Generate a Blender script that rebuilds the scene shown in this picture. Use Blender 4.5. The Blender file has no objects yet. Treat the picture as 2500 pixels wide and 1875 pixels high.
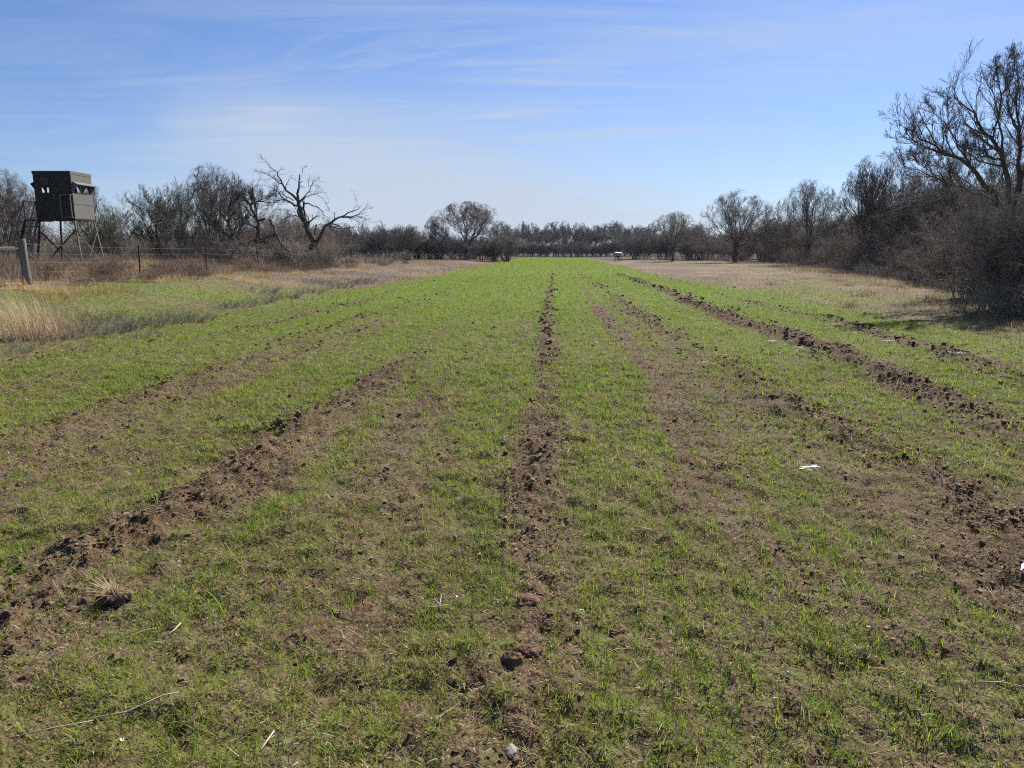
import bpy, math, random
import numpy as np
from mathutils import Vector, Matrix

# ------------------------------------------------------------------ camera, sky, sun, exposure
S = bpy.context.scene
C = S.collection
EYE = 1.6
PITCH = math.radians(10.62)
F = 1736.0                                    # focal length in pixels of the 2500 px wide photograph
cam = bpy.data.cameras.new("camera"); cam_o = bpy.data.objects.new("camera", cam); C.objects.link(cam_o)
cam.sensor_width = 36.0; cam.lens = 36.0 * F / 2500.0
cam.clip_start = 0.05; cam.clip_end = 8000.0
cam_o.location = (0, 0, EYE); cam_o.rotation_euler = (math.pi/2 - PITCH, 0, 0)
S.camera = cam_o

SUN_AZ = math.radians(33.0)                   # from straight ahead towards the right
SUN_EL = math.radians(43.0)
sun = bpy.data.lights.new("sun", "SUN"); sun.energy = 5.0; sun.angle = math.radians(0.53); sun.color = (1.0, 0.94, 0.85)
sun_o = bpy.data.objects.new("sun", sun); C.objects.link(sun_o)
sd = Vector((math.sin(SUN_AZ)*math.cos(SUN_EL), math.cos(SUN_AZ)*math.cos(SUN_EL), math.sin(SUN_EL)))
sun_o.rotation_euler = sd.to_track_quat('Z', 'Y').to_euler(); sun_o.location = (30, 20, 40)

S.view_settings.view_transform = 'Standard'; S.view_settings.look = 'None'
S.view_settings.gamma = 1.0; S.view_settings.use_curve_mapping = False
S.view_settings.exposure = 1.0
S.cycles.use_denoising = False; S.cycles.pixel_filter_type = 'BLACKMAN_HARRIS'; S.cycles.filter_width = 1.15

world = bpy.data.worlds.new("World"); S.world = world; world.use_nodes = True
wn = world.node_tree.nodes; wl = world.node_tree.links
for n in list(wn): wn.remove(n)
def N(nodes, kind, **kw):
    n = nodes.new(kind)
    for k, v in kw.items():
        if k == 'ins':
            for i, x in v.items(): n.inputs[i].default_value = x
        else: setattr(n, k, v)
    return n
w_out = N(wn, 'ShaderNodeOutputWorld'); w_bg = N(wn, 'ShaderNodeBackground'); w_bg.inputs[1].default_value = 0.055
wl.new(w_bg.outputs[0], w_out.inputs[0])
sky = N(wn, 'ShaderNodeTexSky', sky_type='NISHITA', sun_disc=False)
sky.sun_elevation = SUN_EL; sky.sun_rotation = SUN_AZ
sky.altitude = 300; sky.air_density = 1.0; sky.dust_density = 0.4; sky.ozone_density = 2.6
tc = N(wn, 'ShaderNodeTexCoord')
sep = N(wn, 'ShaderNodeSeparateXYZ'); wl.new(tc.outputs['Generated'], sep.inputs[0])
def M(op, a, b=None, c=None, clamp=False):
    n = N(wn, 'ShaderNodeMath', operation=op, use_clamp=clamp)
    for i, v in enumerate((a, b, c)):
        if v is None: continue
        if isinstance(v, (int, float)): n.inputs[i].default_value = v
        else: wl.new(v, n.inputs[i])
    return n.outputs[0]
AZ = M('ARCTAN2', sep.outputs[0], sep.outputs[1])             # 0 straight ahead, + to the right (radians)
EL = M('ARCSINE', sep.outputs[2])
# cirrus lives on a plane high above: project the direction on it
zz = M('ADD', M('MAXIMUM', sep.outputs[2], 0.0), 0.06)
cx = M('DIVIDE', sep.outputs[0], zz); cy = M('DIVIDE', sep.outputs[1], zz)
comb = N(wn, 'ShaderNodeCombineXYZ'); wl.new(cx, comb.inputs[0]); wl.new(cy, comb.inputs[1])
def wnoise(scale, detail, rough, dist, rot=0.0, sx=1.0, sy=1.0, off=0.0):
    mp = N(wn, 'ShaderNodeMapping'); wl.new(comb.outputs[0], mp.inputs[0])
    mp.inputs['Rotation'].default_value = (0, 0, rot); mp.inputs['Scale'].default_value = (sx, sy, 1); mp.inputs['Location'].default_value = (off, off*0.7, 0)
    t = N(wn, 'ShaderNodeTexNoise', noise_dimensions='2D'); wl.new(mp.outputs[0], t.inputs['Vector'])
    t.inputs['Scale'].default_value = scale; t.inputs['Detail'].default_value = detail; t.inputs['Roughness'].default_value = rough; t.inputs['Distortion'].default_value = dist
    return t.outputs['Fac']
def gauss(x, x0, s):
    d = M('DIVIDE', M('SUBTRACT', x, x0), s)
    return M('EXPONENT', M('MULTIPLY', M('MULTIPLY', d, d), -1.0))
def sstep(x, a, b):
    n = N(wn, 'ShaderNodeMapRange', interpolation_type='SMOOTHSTEP'); wl.new(x, n.inputs[0])
    n.inputs[1].default_value = a; n.inputs[2].default_value = b
    return n.outputs[0]
nA = wnoise(0.20, 7, 0.55, 0.5, rot=0.35, sx=1.0, sy=0.45)
nB = wnoise(0.6, 8, 0.62, 0.9, rot=-0.25, sx=0.5, sy=1.3, off=3.1)
nD = wnoise(1.1, 10, 0.68, 1.6, rot=0.5, sx=0.35, sy=1.2, off=5.7)
nC = wnoise(0.13, 5, 0.5, 0.3, off=9.0)
azw = M('ADD', AZ, M('MULTIPLY', M('SUBTRACT', nA, 0.5), 0.5))
elw = M('ADD', EL, M('MULTIPLY', M('SUBTRACT', nC, 0.5), 0.14))
D = math.radians
veil = M('MULTIPLY', gauss(azw, D(-3), D(19)), gauss(elw, D(4.0), D(4.6)))
veil = M('MULTIPLY', veil, M('ADD', 0.55, M('MULTIPLY', sstep(nA, 0.36, 0.62), 0.55)))
st1 = M('MULTIPLY', M('MULTIPLY', gauss(azw, D(19), D(13)), gauss(elw, D(12.6), D(3.4))), sstep(nB, 0.30, 0.76))
st2 = M('MULTIPLY', M('MULTIPLY', gauss(azw, D(0), D(14)), gauss(elw, D(12), D(5.0))), sstep(nD, 0.36, 0.74))
st3 = M('MULTIPLY', M('MULTIPLY', gauss(azw, D(-24), D(13)), gauss(elw, D(8), D(3.5))), sstep(nA, 0.38, 0.66))
thin = M('MULTIPLY', sstep(nD, 0.38, 0.80), 0.24)
low = M('MULTIPLY', gauss(EL, D(-1), D(4.0)), 0.55)
cl = M('ADD', M('ADD', M('MULTIPLY', veil, 0.8), M('MULTIPLY', st1, 0.5)), M('ADD', M('MULTIPLY', st2, 0.35), M('ADD', M('MULTIPLY', st3, 0.6), thin)))
cl = M('MINIMUM', M('ADD', cl, low), 0.92)
tint = N(wn, 'ShaderNodeMix', data_type='RGBA', blend_type='MULTIPLY'); tint.inputs[0].default_value = 1.0
wl.new(sky.outputs[0], tint.inputs[6]); tint.inputs[7].default_value = (0.70, 0.82, 1.10, 1)
mixc = N(wn, 'ShaderNodeMix', data_type='RGBA'); wl.new(cl, mixc.inputs[0]); wl.new(tint.outputs[2], mixc.inputs[6])
mixc.inputs[7].default_value = (5.2, 5.9, 7.0, 1)
wl.new(mixc.outputs[2], w_bg.inputs[0])

# ------------------------------------------------------------------ pixel -> place helpers (they only tell where things stand)
cp, sp = math.cos(PITCH), math.sin(PITCH)
def at_depth(px, py, d):
    U = -(py - 937.5)/F; X = (px - 1250.0)/F
    t = d/(cp + U*sp)
    return np.array((X*t, d, EYE + t*(-sp + U*cp)))
def xat(px, d, z=0.3): return (px-1250.0)/F*(d*cp + (EYE - z)*sp)
def ztop(py, d): return at_depth(1250, py, d)[2]

# ------------------------------------------------------------------ numpy helpers
def _h(ix, iy, seed):
    a = (ix.astype(np.int64)*374761393 + iy.astype(np.int64)*668265263 + seed*1442695041) & 0xFFFFFFFF
    a = ((a ^ (a >> 13))*1274126177) & 0xFFFFFFFF
    a = ((a ^ (a >> 16))*2246822519) & 0xFFFFFFFF
    return ((a ^ (a >> 15)) & 0xFFFFFF)/float(0xFFFFFF)*2 - 1
def vn(x, y, seed=0):
    ix = np.floor(x); iy = np.floor(y); fx = x-ix; fy = y-iy
    fx = fx*fx*fx*(fx*(fx*6-15)+10); fy = fy*fy*fy*(fy*(fy*6-15)+10)
    a = _h(ix, iy, seed); b = _h(ix+1, iy, seed); c = _h(ix, iy+1, seed); d = _h(ix+1, iy+1, seed)
    return (a*(1-fx)+b*fx)*(1-fy) + (c*(1-fx)+d*fx)*fy
def fbm(x, y, seed, oct=4, g=0.5):
    s = 0; a = 1.0; t = 0
    for i in range(oct):
        s = s + a*vn(x*2**i + 17.3*i, y*2**i - 9.1*i, seed+i); t += a; a *= g
    return s/t
def ss(x, a, b):
    t = np.clip((x-a)/(b-a), 0, 1); return t*t*(3-2*t)

def np_mesh(name, V, Fa, col=None, smooth=False, mats=None, mat_idx=None):
    me = bpy.data.meshes.new(name)
    V = np.ascontiguousarray(V, np.float32); Fa = np.ascontiguousarray(Fa, np.int32)
    n, k = Fa.shape
    me.vertices.add(len(V)); me.vertices.foreach_set('co', V.ravel())
    me.loops.add(n*k); me.loops.foreach_set('vertex_index', Fa.ravel())
    me.polygons.add(n); me.polygons.foreach_set('loop_start', np.arange(0, n*k, k, dtype=np.int32))
    me.polygons.foreach_set('use_smooth', np.full(n, bool(smooth)))
    if col is not None:
        a = me.color_attributes.new('tone', 'FLOAT_COLOR', 'POINT')
        c4 = np.ones((len(V), 4), np.float32); c4[:, :3] = col
        a.data.foreach_set('color', c4.ravel())
    if mats:
        for m in (mats if isinstance(mats, (list, tuple)) else [mats]): me.materials.append(m)
    if mat_idx is not None: me.polygons.foreach_set('material_index', np.ascontiguousarray(mat_idx, np.int32))
    me.update()
    return me
def link(name, me, parent=None, loc=None, rz=None):
    o = bpy.data.objects.new(name, me); C.objects.link(o)
    if parent: o.parent = parent
    if loc is not None: o.location = loc
    if rz is not None: o.rotation_euler = (0, 0, rz)
    return o
def tag(o, label=None, cat=None, group=None, kind=None):
    if label: o['label'] = label
    if cat: o['category'] = cat
    if group: o['group'] = group
    if kind: o['kind'] = kind
    return o
def thing(name, label, cat, loc=(0, 0, 0), rz=0.0, group=None):
    o = bpy.data.objects.new(name, None); C.objects.link(o); o.location = loc; o.rotation_euler = (0, 0, rz)
    o.empty_display_size = 0.2
    return tag(o, label, cat, group)
def copy_tree(o, parent=None):
    c = o.copy(); C.objects.link(c)
    if parent: c.parent = parent
    for ch in list(o.children): copy_tree(ch, c)
    return c

class MB:                                     # small mesh builder: boxes, bars, tubes -> ONE mesh object
    def __init__(s): s.v = []; s.f = []
    def add(s, vs, fs):
        b = len(s.v); s.v += [tuple(v) for v in vs]; s.f += [tuple(i+b for i in f) for f in fs]; return s
    def box(s, x0, x1, y0, y1, z0, z1):
        v = [(x, y, z) for z in (z0, z1) for y in (y0, y1) for x in (x0, x1)]
        return s.add(v, [(0,2,3,1),(4,5,7,6),(0,1,5,4),(2,6,7,3),(0,4,6,2),(1,3,7,5)])
    def bar(s, a, b, w, h=None, up=(0, 0, 1)):
        h = h or w; a = Vector(a); b = Vector(b); d = (b-a).normalized(); up = Vector(up)
        if abs(d.dot(up)) > 0.95: up = Vector((0, 1, 0))
        r = d.cross(up).normalized(); u = r.cross(d)
        v = [p + r*i*w/2 + u*j*h/2 for p in (a, b) for i, j in ((-1,-1),(1,-1),(1,1),(-1,1))]
        return s.add(v, [(0,1,2,3),(7,6,5,4),(0,4,5,1),(1,5,6,2),(2,6,7,3),(3,7,4,0)])
    def tube(s, pts, rs, k=8):
        pts = [Vector(p) for p in pts]
        if not isinstance(rs, (list, tuple)): rs = [rs]*len(pts)
        vs = []; fs = []; ref = Vector((0.13, 0.31, 0.94))
        for i, p in enumerate(pts):
            d = (pts[min(i+1, len(pts)-1)] - pts[max(i-1, 0)]).normalized()
            if abs(d.dot(ref)) > 0.97: ref = Vector((0.9, 0.2, 0.1))
            r = d.cross(ref).normalized(); u = r.cross(d)
            vs += [p + (r*math.cos(q*2*math.pi/k) + u*math.sin(q*2*math.pi/k))*rs[i] for q in range(k)]
        for i in range(len(pts)-1):
            for q in range(k):
                a = i*k+q; b = i*k+(q+1) % k; fs.append((a, b, b+k, a+k))
        fs.append(tuple(range(k-1, -1, -1))); fs.append(tuple(range((len(pts)-1)*k, len(pts)*k)))
        return s.add(vs, fs)
    def build(s, name, mat, parent=None, loc=None, smooth=False, bevel=0.0):
        me = bpy.data.meshes.new(name); me.from_pydata(s.v, [], s.f); me.update()
        me.materials.append(mat)
        if smooth: me.polygons.foreach_set('use_smooth', [True]*len(me.polygons))
        o = link(name, me, parent, loc)
        if bevel: m = o.modifiers.new('bevel', 'BEVEL'); m.width = bevel; m.segments = 2
        return o

# ------------------------------------------------------------------ materials
def material(name):
    m = bpy.data.materials.new(name); m.use_nodes = True
    nt = m.node_tree; b = nt.nodes['Principled BSDF']
    return m, nt.nodes, nt.links, b
def noisy(name, c1, c2, scale=8.0, rough=0.8, metallic=0.0, bump=0.0, bscale=40.0, stretch=(1, 1, 1), coord='Object', per_object=0.0, spec=0.3):
    m, n, l, b = material(name)
    t = N(n, 'ShaderNodeTexCoord'); mp = N(n, 'ShaderNodeMapping'); l.new(t.outputs[coord], mp.inputs[0]); mp.inputs['Scale'].default_value = stretch
    nz = N(n, 'ShaderNodeTexNoise'); l.new(mp.outputs[0], nz.inputs['Vector']); nz.inputs['Scale'].default_value = scale; nz.inputs['Detail'].default_value = 6; nz.inputs['Roughness'].default_value = 0.65
    rp = N(n, 'ShaderNodeValToRGB'); l.new(nz.outputs['Fac'], rp.inputs[0])
    rp.color_ramp.elements[0].position = 0.3; rp.color_ramp.elements[1].position = 0.7
    rp.color_ramp.elements[0].color = (*c1, 1); rp.color_ramp.elements[1].color = (*c2, 1)
    out = rp.outputs[0]
    if per_object:
        oi = N(n, 'ShaderNodeObjectInfo'); mr = N(n, 'ShaderNodeMapRange'); l.new(oi.outputs['Random'], mr.inputs[0])
        mr.inputs[3].default_value = 1-per_object; mr.inputs[4].default_value = 1+per_object
        hs = N(n, 'ShaderNodeHueSaturation'); l.new(out, hs.inputs['Color']); l.new(mr.outputs[0], hs.inputs['Value'])
        out = hs.outputs[0]
    l.new(out, b.inputs['Base Color']); b.inputs['Roughness'].default_value = rough; b.inputs['Metallic'].default_value = metallic
    b.inputs['Specular IOR Level'].default_value = spec
    if bump:
        n2 = N(n, 'ShaderNodeTexNoise'); l.new(mp.outputs[0], n2.inputs['Vector']); n2.inputs['Scale'].default_value = bscale; n2.inputs['Detail'].default_value = 5
        bp = N(n, 'ShaderNodeBump'); l.new(n2.outputs['Fac'], bp.inputs['Height']); bp.inputs['Strength'].default_value = bump; bp.inputs['Distance'].default_value = 0.02
        l.new(bp.outputs[0], b.inputs['Normal'])
    return m
def blades(name, trans=0.4, rough=0.65, spec=0.12):
    m, n, l, b = material(name)
    a = N(n, 'ShaderNodeVertexColor', layer_name='tone')
    l.new(a.outputs['Color'], b.inputs['Base Color']); b.inputs['Roughness'].default_value = rough; b.inputs['Specular IOR Level'].default_value = spec
    if trans:
        t = N(n, 'ShaderNodeBsdfTranslucent'); l.new(a.outputs['Color'], t.inputs[0])
        mx = N(n, 'ShaderNodeMixShader'); mx.inputs[0].default_value = trans
        l.new(b.outputs[0], mx.inputs[1]); l.new(t.outputs[0], mx.inputs[2])
        l.new(mx.outputs[0], n['Material Output'].inputs[0])
    return m
MAT = {}
MAT['grass'] = blades('green_grass_blades', 0.55)
MAT['dry'] = blades('dry_grass_blades', 0.30, 0.75, 0.15)
MAT['litter'] = blades('straw_litter', 0.0, 0.85, 0.12)
MAT['bark'] = noisy('grey_brown_bark', (0.045, 0.037, 0.031), (0.13, 0.108, 0.09), 14, 0.9, bump=0.5, bscale=45, per_object=0.25, spec=0.15)
MAT['bark_dead'] = noisy('dead_tree_bark', (0.035, 0.03, 0.028), (0.12, 0.105, 0.092), 9, 0.9, bump=0.6, bscale=35, spec=0.15)
MAT['twig'] = noisy('grey_brown_twigs', (0.075, 0.062, 0.053), (0.17, 0.140, 0.117), 3, 0.85, per_object=0.35, spec=0.2)
MAT['twig_brush'] = noisy('brush_twigs', (0.13, 0.108, 0.09), (0.33, 0.275, 0.23), 3, 0.85, per_object=0.3, spec=0.2)
MAT['twig_red'] = noisy('reddish_twigs', (0.14, 0.098, 0.076), (0.33, 0.235, 0.18), 3, 0.85, per_object=0.3, spec=0.2)
MAT['twig_grey'] = noisy('pale_grey_twigs', (0.115, 0.10, 0.086), (0.24, 0.21, 0.18), 4, 0.8, per_object=0.3, spec=0.25)
MAT['twig_olive'] = noisy('olive_twigs', (0.055, 0.055, 0.034), (0.12, 0.118, 0.07), 3, 0.85, per_object=0.2, spec=0.2)
MAT['twig_far_haze'] = noisy('far_grey_twigs', (0.10, 0.092, 0.092), (0.17, 0.155, 0.15), 3, 0.85, per_object=0.3, spec=0.2)  # paler, greyer twig tone with some of the distance haze in the colour
MAT['leaf'] = noisy('small_olive_leaves', (0.075, 0.085, 0.040), (0.17, 0.175, 0.085), 5, 0.7, per_object=0.2)
MAT['leaf_brown'] = noisy('withered_leaves', (0.085, 0.065, 0.045), (0.20, 0.155, 0.105), 5, 0.8, per_object=0.2)

# ------------------------------------------------------------------ terrain
def LU(y): return -8.15 + 0.0*y                      # field edges in row coordinates u = x - 0.06 y
def RU(y): return 6.9 + 1.2*(1-ss(y, 25, 45))
RIDGES = [  # control points (u, y), height, half width, dirt strength, y range
    ([(-.15,1.5),(-.12,3),(-.16,5.4),(-.1,8),(-.08,10.8),(-.12,15),(-.2,22),(-.13,42),(0,102),(0,180)], .026, .17, .85, 'c'),
    ([(-2.6,1.5),(-2.5,3.2),(-2.4,4.6),(-2.44,5.7),(-2.38,7.3),(-2.23,10.2),(-2.1,14)], .038, .20, .9, 'l1'),
    ([(-4.8,3),(-4.77,6),(-4.77,8),(-4.88,11),(-4.64,18),(-4.44,26),(-4.4,60),(-4.3,170)], .032, .20, .7, 'l2'),
    ([(-8.3,6),(-7.9,10),(-7.5,12.3),(-6.4,12.9),(-6.2,20),(-6.3,40),(-6.2,170)], .025, .25, .5, 'l3'),
    ([(4.0,3),(4.06,6),(4.25,8),(4.49,11.3),(4.45,14),(4.14,18),(4.5,27),(4.37,52),(3.3,130),(3.2,175)], .065, .27, 1.1, 'rb'),
    ([(2.5,1.5),(2.61,3.7),(2.75,5),(2.6,6.3),(2.5,7.5),(2.53,10.6),(2.25,15.9),(2.17,25.6),(1.91,42),(2.19,87),(2,170)], .034, .22, .85, 'r2'),
    ([(5.5,5),(5.73,8.5),(6.02,9.9),(6.35,13),(6.59,16.8),(6.29,23),(6.77,34),(6.94,60),(6.9,160)], .05, .24, .95, 'fr'),
    ([(5.0,16),(5.0,24),(4.95,30)], .03, .15, .8, 's1'),
]
def ridge_fields(u, y):
    """summed ridge height and bare-dirt mask"""
    hgt = np.zeros_like(u); dirt = np.zeros_like(u)
    for i, (cps, h, w, s, key) in enumerate(RIDGES):
        us = np.array([c[0] for c in cps]); ys = np.array([c[1] for c in cps])
        uc = np.interp(y, ys, us) + 0.07*vn(y*0.9, y*0+i*7.7, 50+i) + 0.04*vn(y*3.1, y*0+i*3.3, 60+i)
        inr = ss(y, ys[0]-0.6, ys[0]+0.3)*(1-ss(y, ys[-1]-0.8, ys[-1]+1.0))
        var = np.clip(0.75 + 0.75*fbm(y*0.35, y*0+i*5.1, 70+i, 3), 0.05, 1.5)
        if key == 'c': var = var*np.interp(y, [0, 5, 7, 11, 13, 26, 60, 170], [.75, .8, .55, .8, 1.15, 1.25, .8, .35])
        if key == 'l1': var = np.clip(var, .5, 1.5)*np.interp(y, [0, 2, 4, 9, 10.5, 14], [1, 1, 1.05, 1.15, .6, 0])
        if key == 'l2': var = var*np.interp(y, [0, 6, 10, 16, 22, 60, 170], [.5, .6, .9, 1.0, .8, .45, .2])
        if key == 'l3': var = var*np.interp(y, [0, 12, 16, 30, 170], [.6, .9, .7, .4, .3])
        if key == 'rb': var = np.clip(var, .6, 1.6)*np.interp(y, [0, 5, 8, 12, 24, 30, 60, 175], [.5, .7, .9, 1.15, 1.15, .8, .7, .35])
        if key == 'r2': var = var*np.interp(y, [0, 5, 8, 14, 18, 30, 60, 170], [.85, 1, 1, .9, .75, .95, .8, .3])
        if key == 'fr': var = np.clip(var, .4, 1.5)*np.interp(y, [0, 8, 10, 18, 22, 34, 60, 170], [.3, .8, 1.1, 1.1, .6, .55, .5, .25])
        t = (u-uc)/w
        prof = np.exp(-t*t)*inr*var
        hgt = hgt + h*prof
        dirt = dirt + s*np.exp(-(t*0.78)**2)*inr*var
    return hgt, dirt
def bump2(u, y, u0, su, y0, sy): return np.exp(-((u-u0)/su)**2 - ((y-y0)/sy)**2)
def zones(x, y):
    """returns dict of cover fractions at ground points"""
    u = x - 0.06*y
    hgt, dirt = ridge_fields(u, y)
    eL = u - (LU(y) + 0.55*fbm(x*.3, y*.22, 5, 3) + np.interp(y, [0, 12, 20, 40, 180], [0.2, 0.1, -.4, .25, .4]))
    eR = (RU(y) + 0.5*fbm(x*.3, y*.2, 6, 3)) - u
    inside = ss(eL, -.35, .45)*ss(eR, -.5, .6)*(1-ss(y, 172, 177))
    lo = fbm(u*1.15, y*.16, 11, 3); mid = fbm(u*3.6, y*1.1, 12, 3); hi = fbm(x*9, y*7, 13, 3)
    base = np.interp(y, [1, 4, 7, 10, 14, 20, 35, 175], [.56, .58, .66, .74, .80, .88, .96, 1.02])
    g = base + lo*np.interp(y, [2, 8, 30, 90], [.34, .34, .22, .12]) + mid*np.interp(y, [2, 20, 60], [.30, .26, .12]) + hi*np.interp(y, [1, 12, 40], [.26, .18, .06])
    P_ = np.zeros_like(g)
    def line(uy, s_, lo_, hi_):
        uc = np.interp(y, [q[0] for q in uy], [q[1] for q in uy]) + .05*vn(y*.7, y*0+s_*31, 19)
        return np.exp(-((u-uc)/s_)**2)*ss(y, lo_-.5, lo_+.5)*(1-ss(y, hi_-1, hi_+2))
    P_ = P_ + .38*line([(3,-.3),(3.9,-.42),(5,-.57),(6.9,-.74),(9.7,-.86),(19,-.93),(40,-.95)], .15, 2.6, 40)
    P_ = P_ + .34*line([(4,.55),(6,.95),(8,.98),(12,1.0),(19,.83),(40,.75)], .10, 4.5, 36) + .28*line([(2,.25),(4,.2),(6,.3),(12,.35),(25,.35)], .19, 1.5, 25)
    P_ = P_ - .50*line([(3,1.3),(4.2,.98),(5.2,1.08),(8,1.28),(9.7,1.32),(13.5,1.25),(19,1.15),(30,1.1)], .25, 3.0, 20)
    P_ = P_ - .46*line([(3,-.95),(4.2,-1.03),(5.4,-1.2),(6.8,-1.36),(8,-1.45),(12,-1.5)], .36, 2.4, 9.5)
    P_ = P_ - .10*line([(2,-.15),(40,-.1)], .24, 1.5, 16) - .30*line([(2,-2.15),(10,-1.95)], .22, 1.5, 10) + .25*line([(2,-1.75),(10,-1.7),(20,-1.6)], .16, 2.5, 20)
    P_ = P_ - .30*line([(4,-4.2),(14,-4.0),(30,-4.0)], .4, 6, 24) + .25*line([(3,-3.1),(30,-3.0)], .5, 3, 60) - .28*line([(3,2.15),(12,2.0),(30,1.75)], .28, 3, 24) + .25*line([(3,3.35),(60,3.0)], .42, 4, 80) + .22*line([(6,5.2),(60,5.4)], .5, 6, 90)
    P_ = P_ - .25*bump2(u, y, -3.6, .9, 5.2, 1.3) - .25*bump2(u, y, -1.0, .8, 14.5, 2.5) - .2*bump2(u, y, .35, .25, 14, 7) - .25*bump2(u, y, 1.2, .2, 24, 9) - .3*bump2(u, y, 3.6, .3, 3.9, .7)
    g = g + 1.05*P_
    row = np.cos(2*np.pi*(u + .03*vn(y*.8, u*0+2.2, 17))/.19)
    g = g + row*.24*(1-.75*ss(y, 14, 40))*np.clip(.6+1.2*fbm(u*.8, y*.2, 18, 2), 0, 1)
    stripe = vn(u*1.9 + .4*vn(y*.05, y*0, 3), y*0.02, 14)
    g = g + .14*stripe*ss(y, 10, 30) + .30*vn(u*5.2, y*.035, 15)*ss(y, 4, 9)*(1-.6*ss(y, 30, 70)) + .10*vn(u*11, y*.06, 16)*ss(y, 2, 5)*(1-ss(y, 18, 30))
    g = .52 + (g-.52)*np.interp(y, [2, 8, 25, 70], [1.35, 1.35, 1.25, 1.1])
    g = g - .9*np.clip(dirt, 0, 1.1)*np.interp(y, [0, 20, 60, 170], [1, 1.1, 1.1, .9])
    g = np.clip(g, 0, 1)*inside
    # outside the tilled ground
    outL = 1-ss(eL, -.5, .4); outR = 1-ss(eR, -.6, .6); far = ss(y, 172, 177)
    nO = fbm(x*.35, y*.3, 21, 4); nP = fbm(x*1.6, y*1.3, 22, 3)
    leftgreen = outL*(1-ss(y, 25, 36))*ss(x, -15.3, -13.0)
    gl = leftgreen*np.clip(.85 + .6*nO + .35*nP - .5*bump2(x, y, -9.0, 1.8, 13.8, 2.0), 0, 1)
    rg = outR*(1-ss(y, 30, 48))
    gr = rg*np.clip(.48 + .6*nO + .4*nP - .35*ss(u, 10, 14), 0, 1)
    green = np.clip(g + (gl+gr)*(1-inside), 0, 1)
    dryf = np.clip((outL + outR + far), 0, 1)*(1-inside)*np.clip(1 - .75*(gl+gr), 0, 1)
    return dict(u=u, hgt=hgt, dirt=np.clip(dirt, 0, 1)*inside, green=green, dry=dryf, inside=inside, eL=eL, eR=eR, outL=outL, outR=outR, leftgreen=leftgreen, rg=rg, hi=hi)
def berm(x, y):
    u = x - .06*y
    L = np.maximum(0, -8.3 - u)
    z = .30*ss(L, 0, 6) + .28*ss(L, 2, 10)*(1-ss(y, 22, 60))
    R = np.maximum(0, u - 8.5)
    z = z + .15*ss(R, 0, 6)
    return z
def terrain(x, y, fine=True, Z=None):
    x = np.asarray(x, float); y = np.asarray(y, float)
    u = x - .06*y
    z = berm(x, y)
    if Z is None:
        h, d = ridge_fields(u, y)
    else: h, d = Z['hgt'], Z['dirt']
    inf = ss(u, -9, -8)*(1-ss(u, 7, 9)) 
    z = z + h*inf*(1 + .28*vn(x*6, y*5, 31) + .42*vn(x*14, y*13, 32) + .25*vn(x*27, y*26, 30))
    z = z + .05*fbm(x*.12, y*.12, 33, 2)*ss(y, 4, 12)
    if fine:
        near = 1-ss(y, 25, 60)
        rough = .65 + .55*np.clip(d, 0, 1)
        z = z + near*rough*(.024*vn(x*1.7, y*1.7, 34) + .030*vn(x*4.3, y*4.3, 35) + .026*vn(x*10, y*10, 36))
        n1 = 1-ss(y, 8, 16)
        # clods: rounded tops, sharp gaps
        b1 = 1-np.abs(vn(x*15, y*15, 37)); b2 = 1-np.abs(vn(x*33, y*33, 38))
        z = z + n1*rough*(.030*(b1-.6) + .020*(b2-.6) + .008*vn(x*70, y*70, 39))
    return z
def gz(x, y): return float(terrain(np.array([x]), np.array([y]))[0])

def soil_colours(x, y, Z):
    n = len(x)
    soil = np.array((.088, .054, .031)); soil2 = np.array((.145, .093, .056)); damp_shaded = np.array((.046, .030, .021))
    thatch = np.array((.090, .070, .041)); grn = np.array((.085, .140, .012)); tan = np.array((.185, .135, .085)); grey = np.array((.105, .09, .072))
    q = fbm(x*2.2, y*2.0, 41, 4); w = fbm(x*23, y*21, 42, 3)
    c = soil + (soil2-soil)*np.clip(.5+.9*q, 0, 1)[:, None]
    c = c + (damp_shaded-c)*(np.clip(Z['dirt'], 0, 1)*.48)[:, None]  # ridges coloured darker both for damp soil and for their backlit shade
    th = np.clip(.45 + .8*w + .4*q - .6*Z['dirt'], 0, .85)
    c = c + (thatch-c)*th[:, None]
    far = ss(y, 4, 24)
    gg = np.clip(Z['green']*(.22 + .62*far) + .15*w*(1-far), 0, .86)
    c = c + (grn-c)*gg[:, None]
    dcol = tan + (grey-tan)*np.clip(.45 + 1.1*fbm(x*.5, y*.35, 43, 3), 0, 1)[:, None]
    c = c + (dcol-c)*(np.clip(Z['dry'], 0, 1)*.85)[:, None]
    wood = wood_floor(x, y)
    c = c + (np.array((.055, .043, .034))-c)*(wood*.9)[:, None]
    return np.clip(c*(1+.38*w)[:, None], .01, 1)
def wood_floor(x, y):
    return np.clip(ss(x-np.interp(y, [14, 24, 36, 54, 75, 90, 100, 108, 114, 122, 150, 175], [11.6, 15.2, 19.5, 24, 29, 30, 28, 24, 19, 15, 16, 17]), -.5, 1.5)*ss(y, 8, 14) + ss(y, 179, 184) + ss(y - np.interp(x, [-60, -25, -10, 2], [50, 52, 60, 175]), 0, 5)*ss(-14-x, 0, 3) + ss(y, 97, 104)*ss(-8-x, 0, 3), 0, 1)

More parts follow.
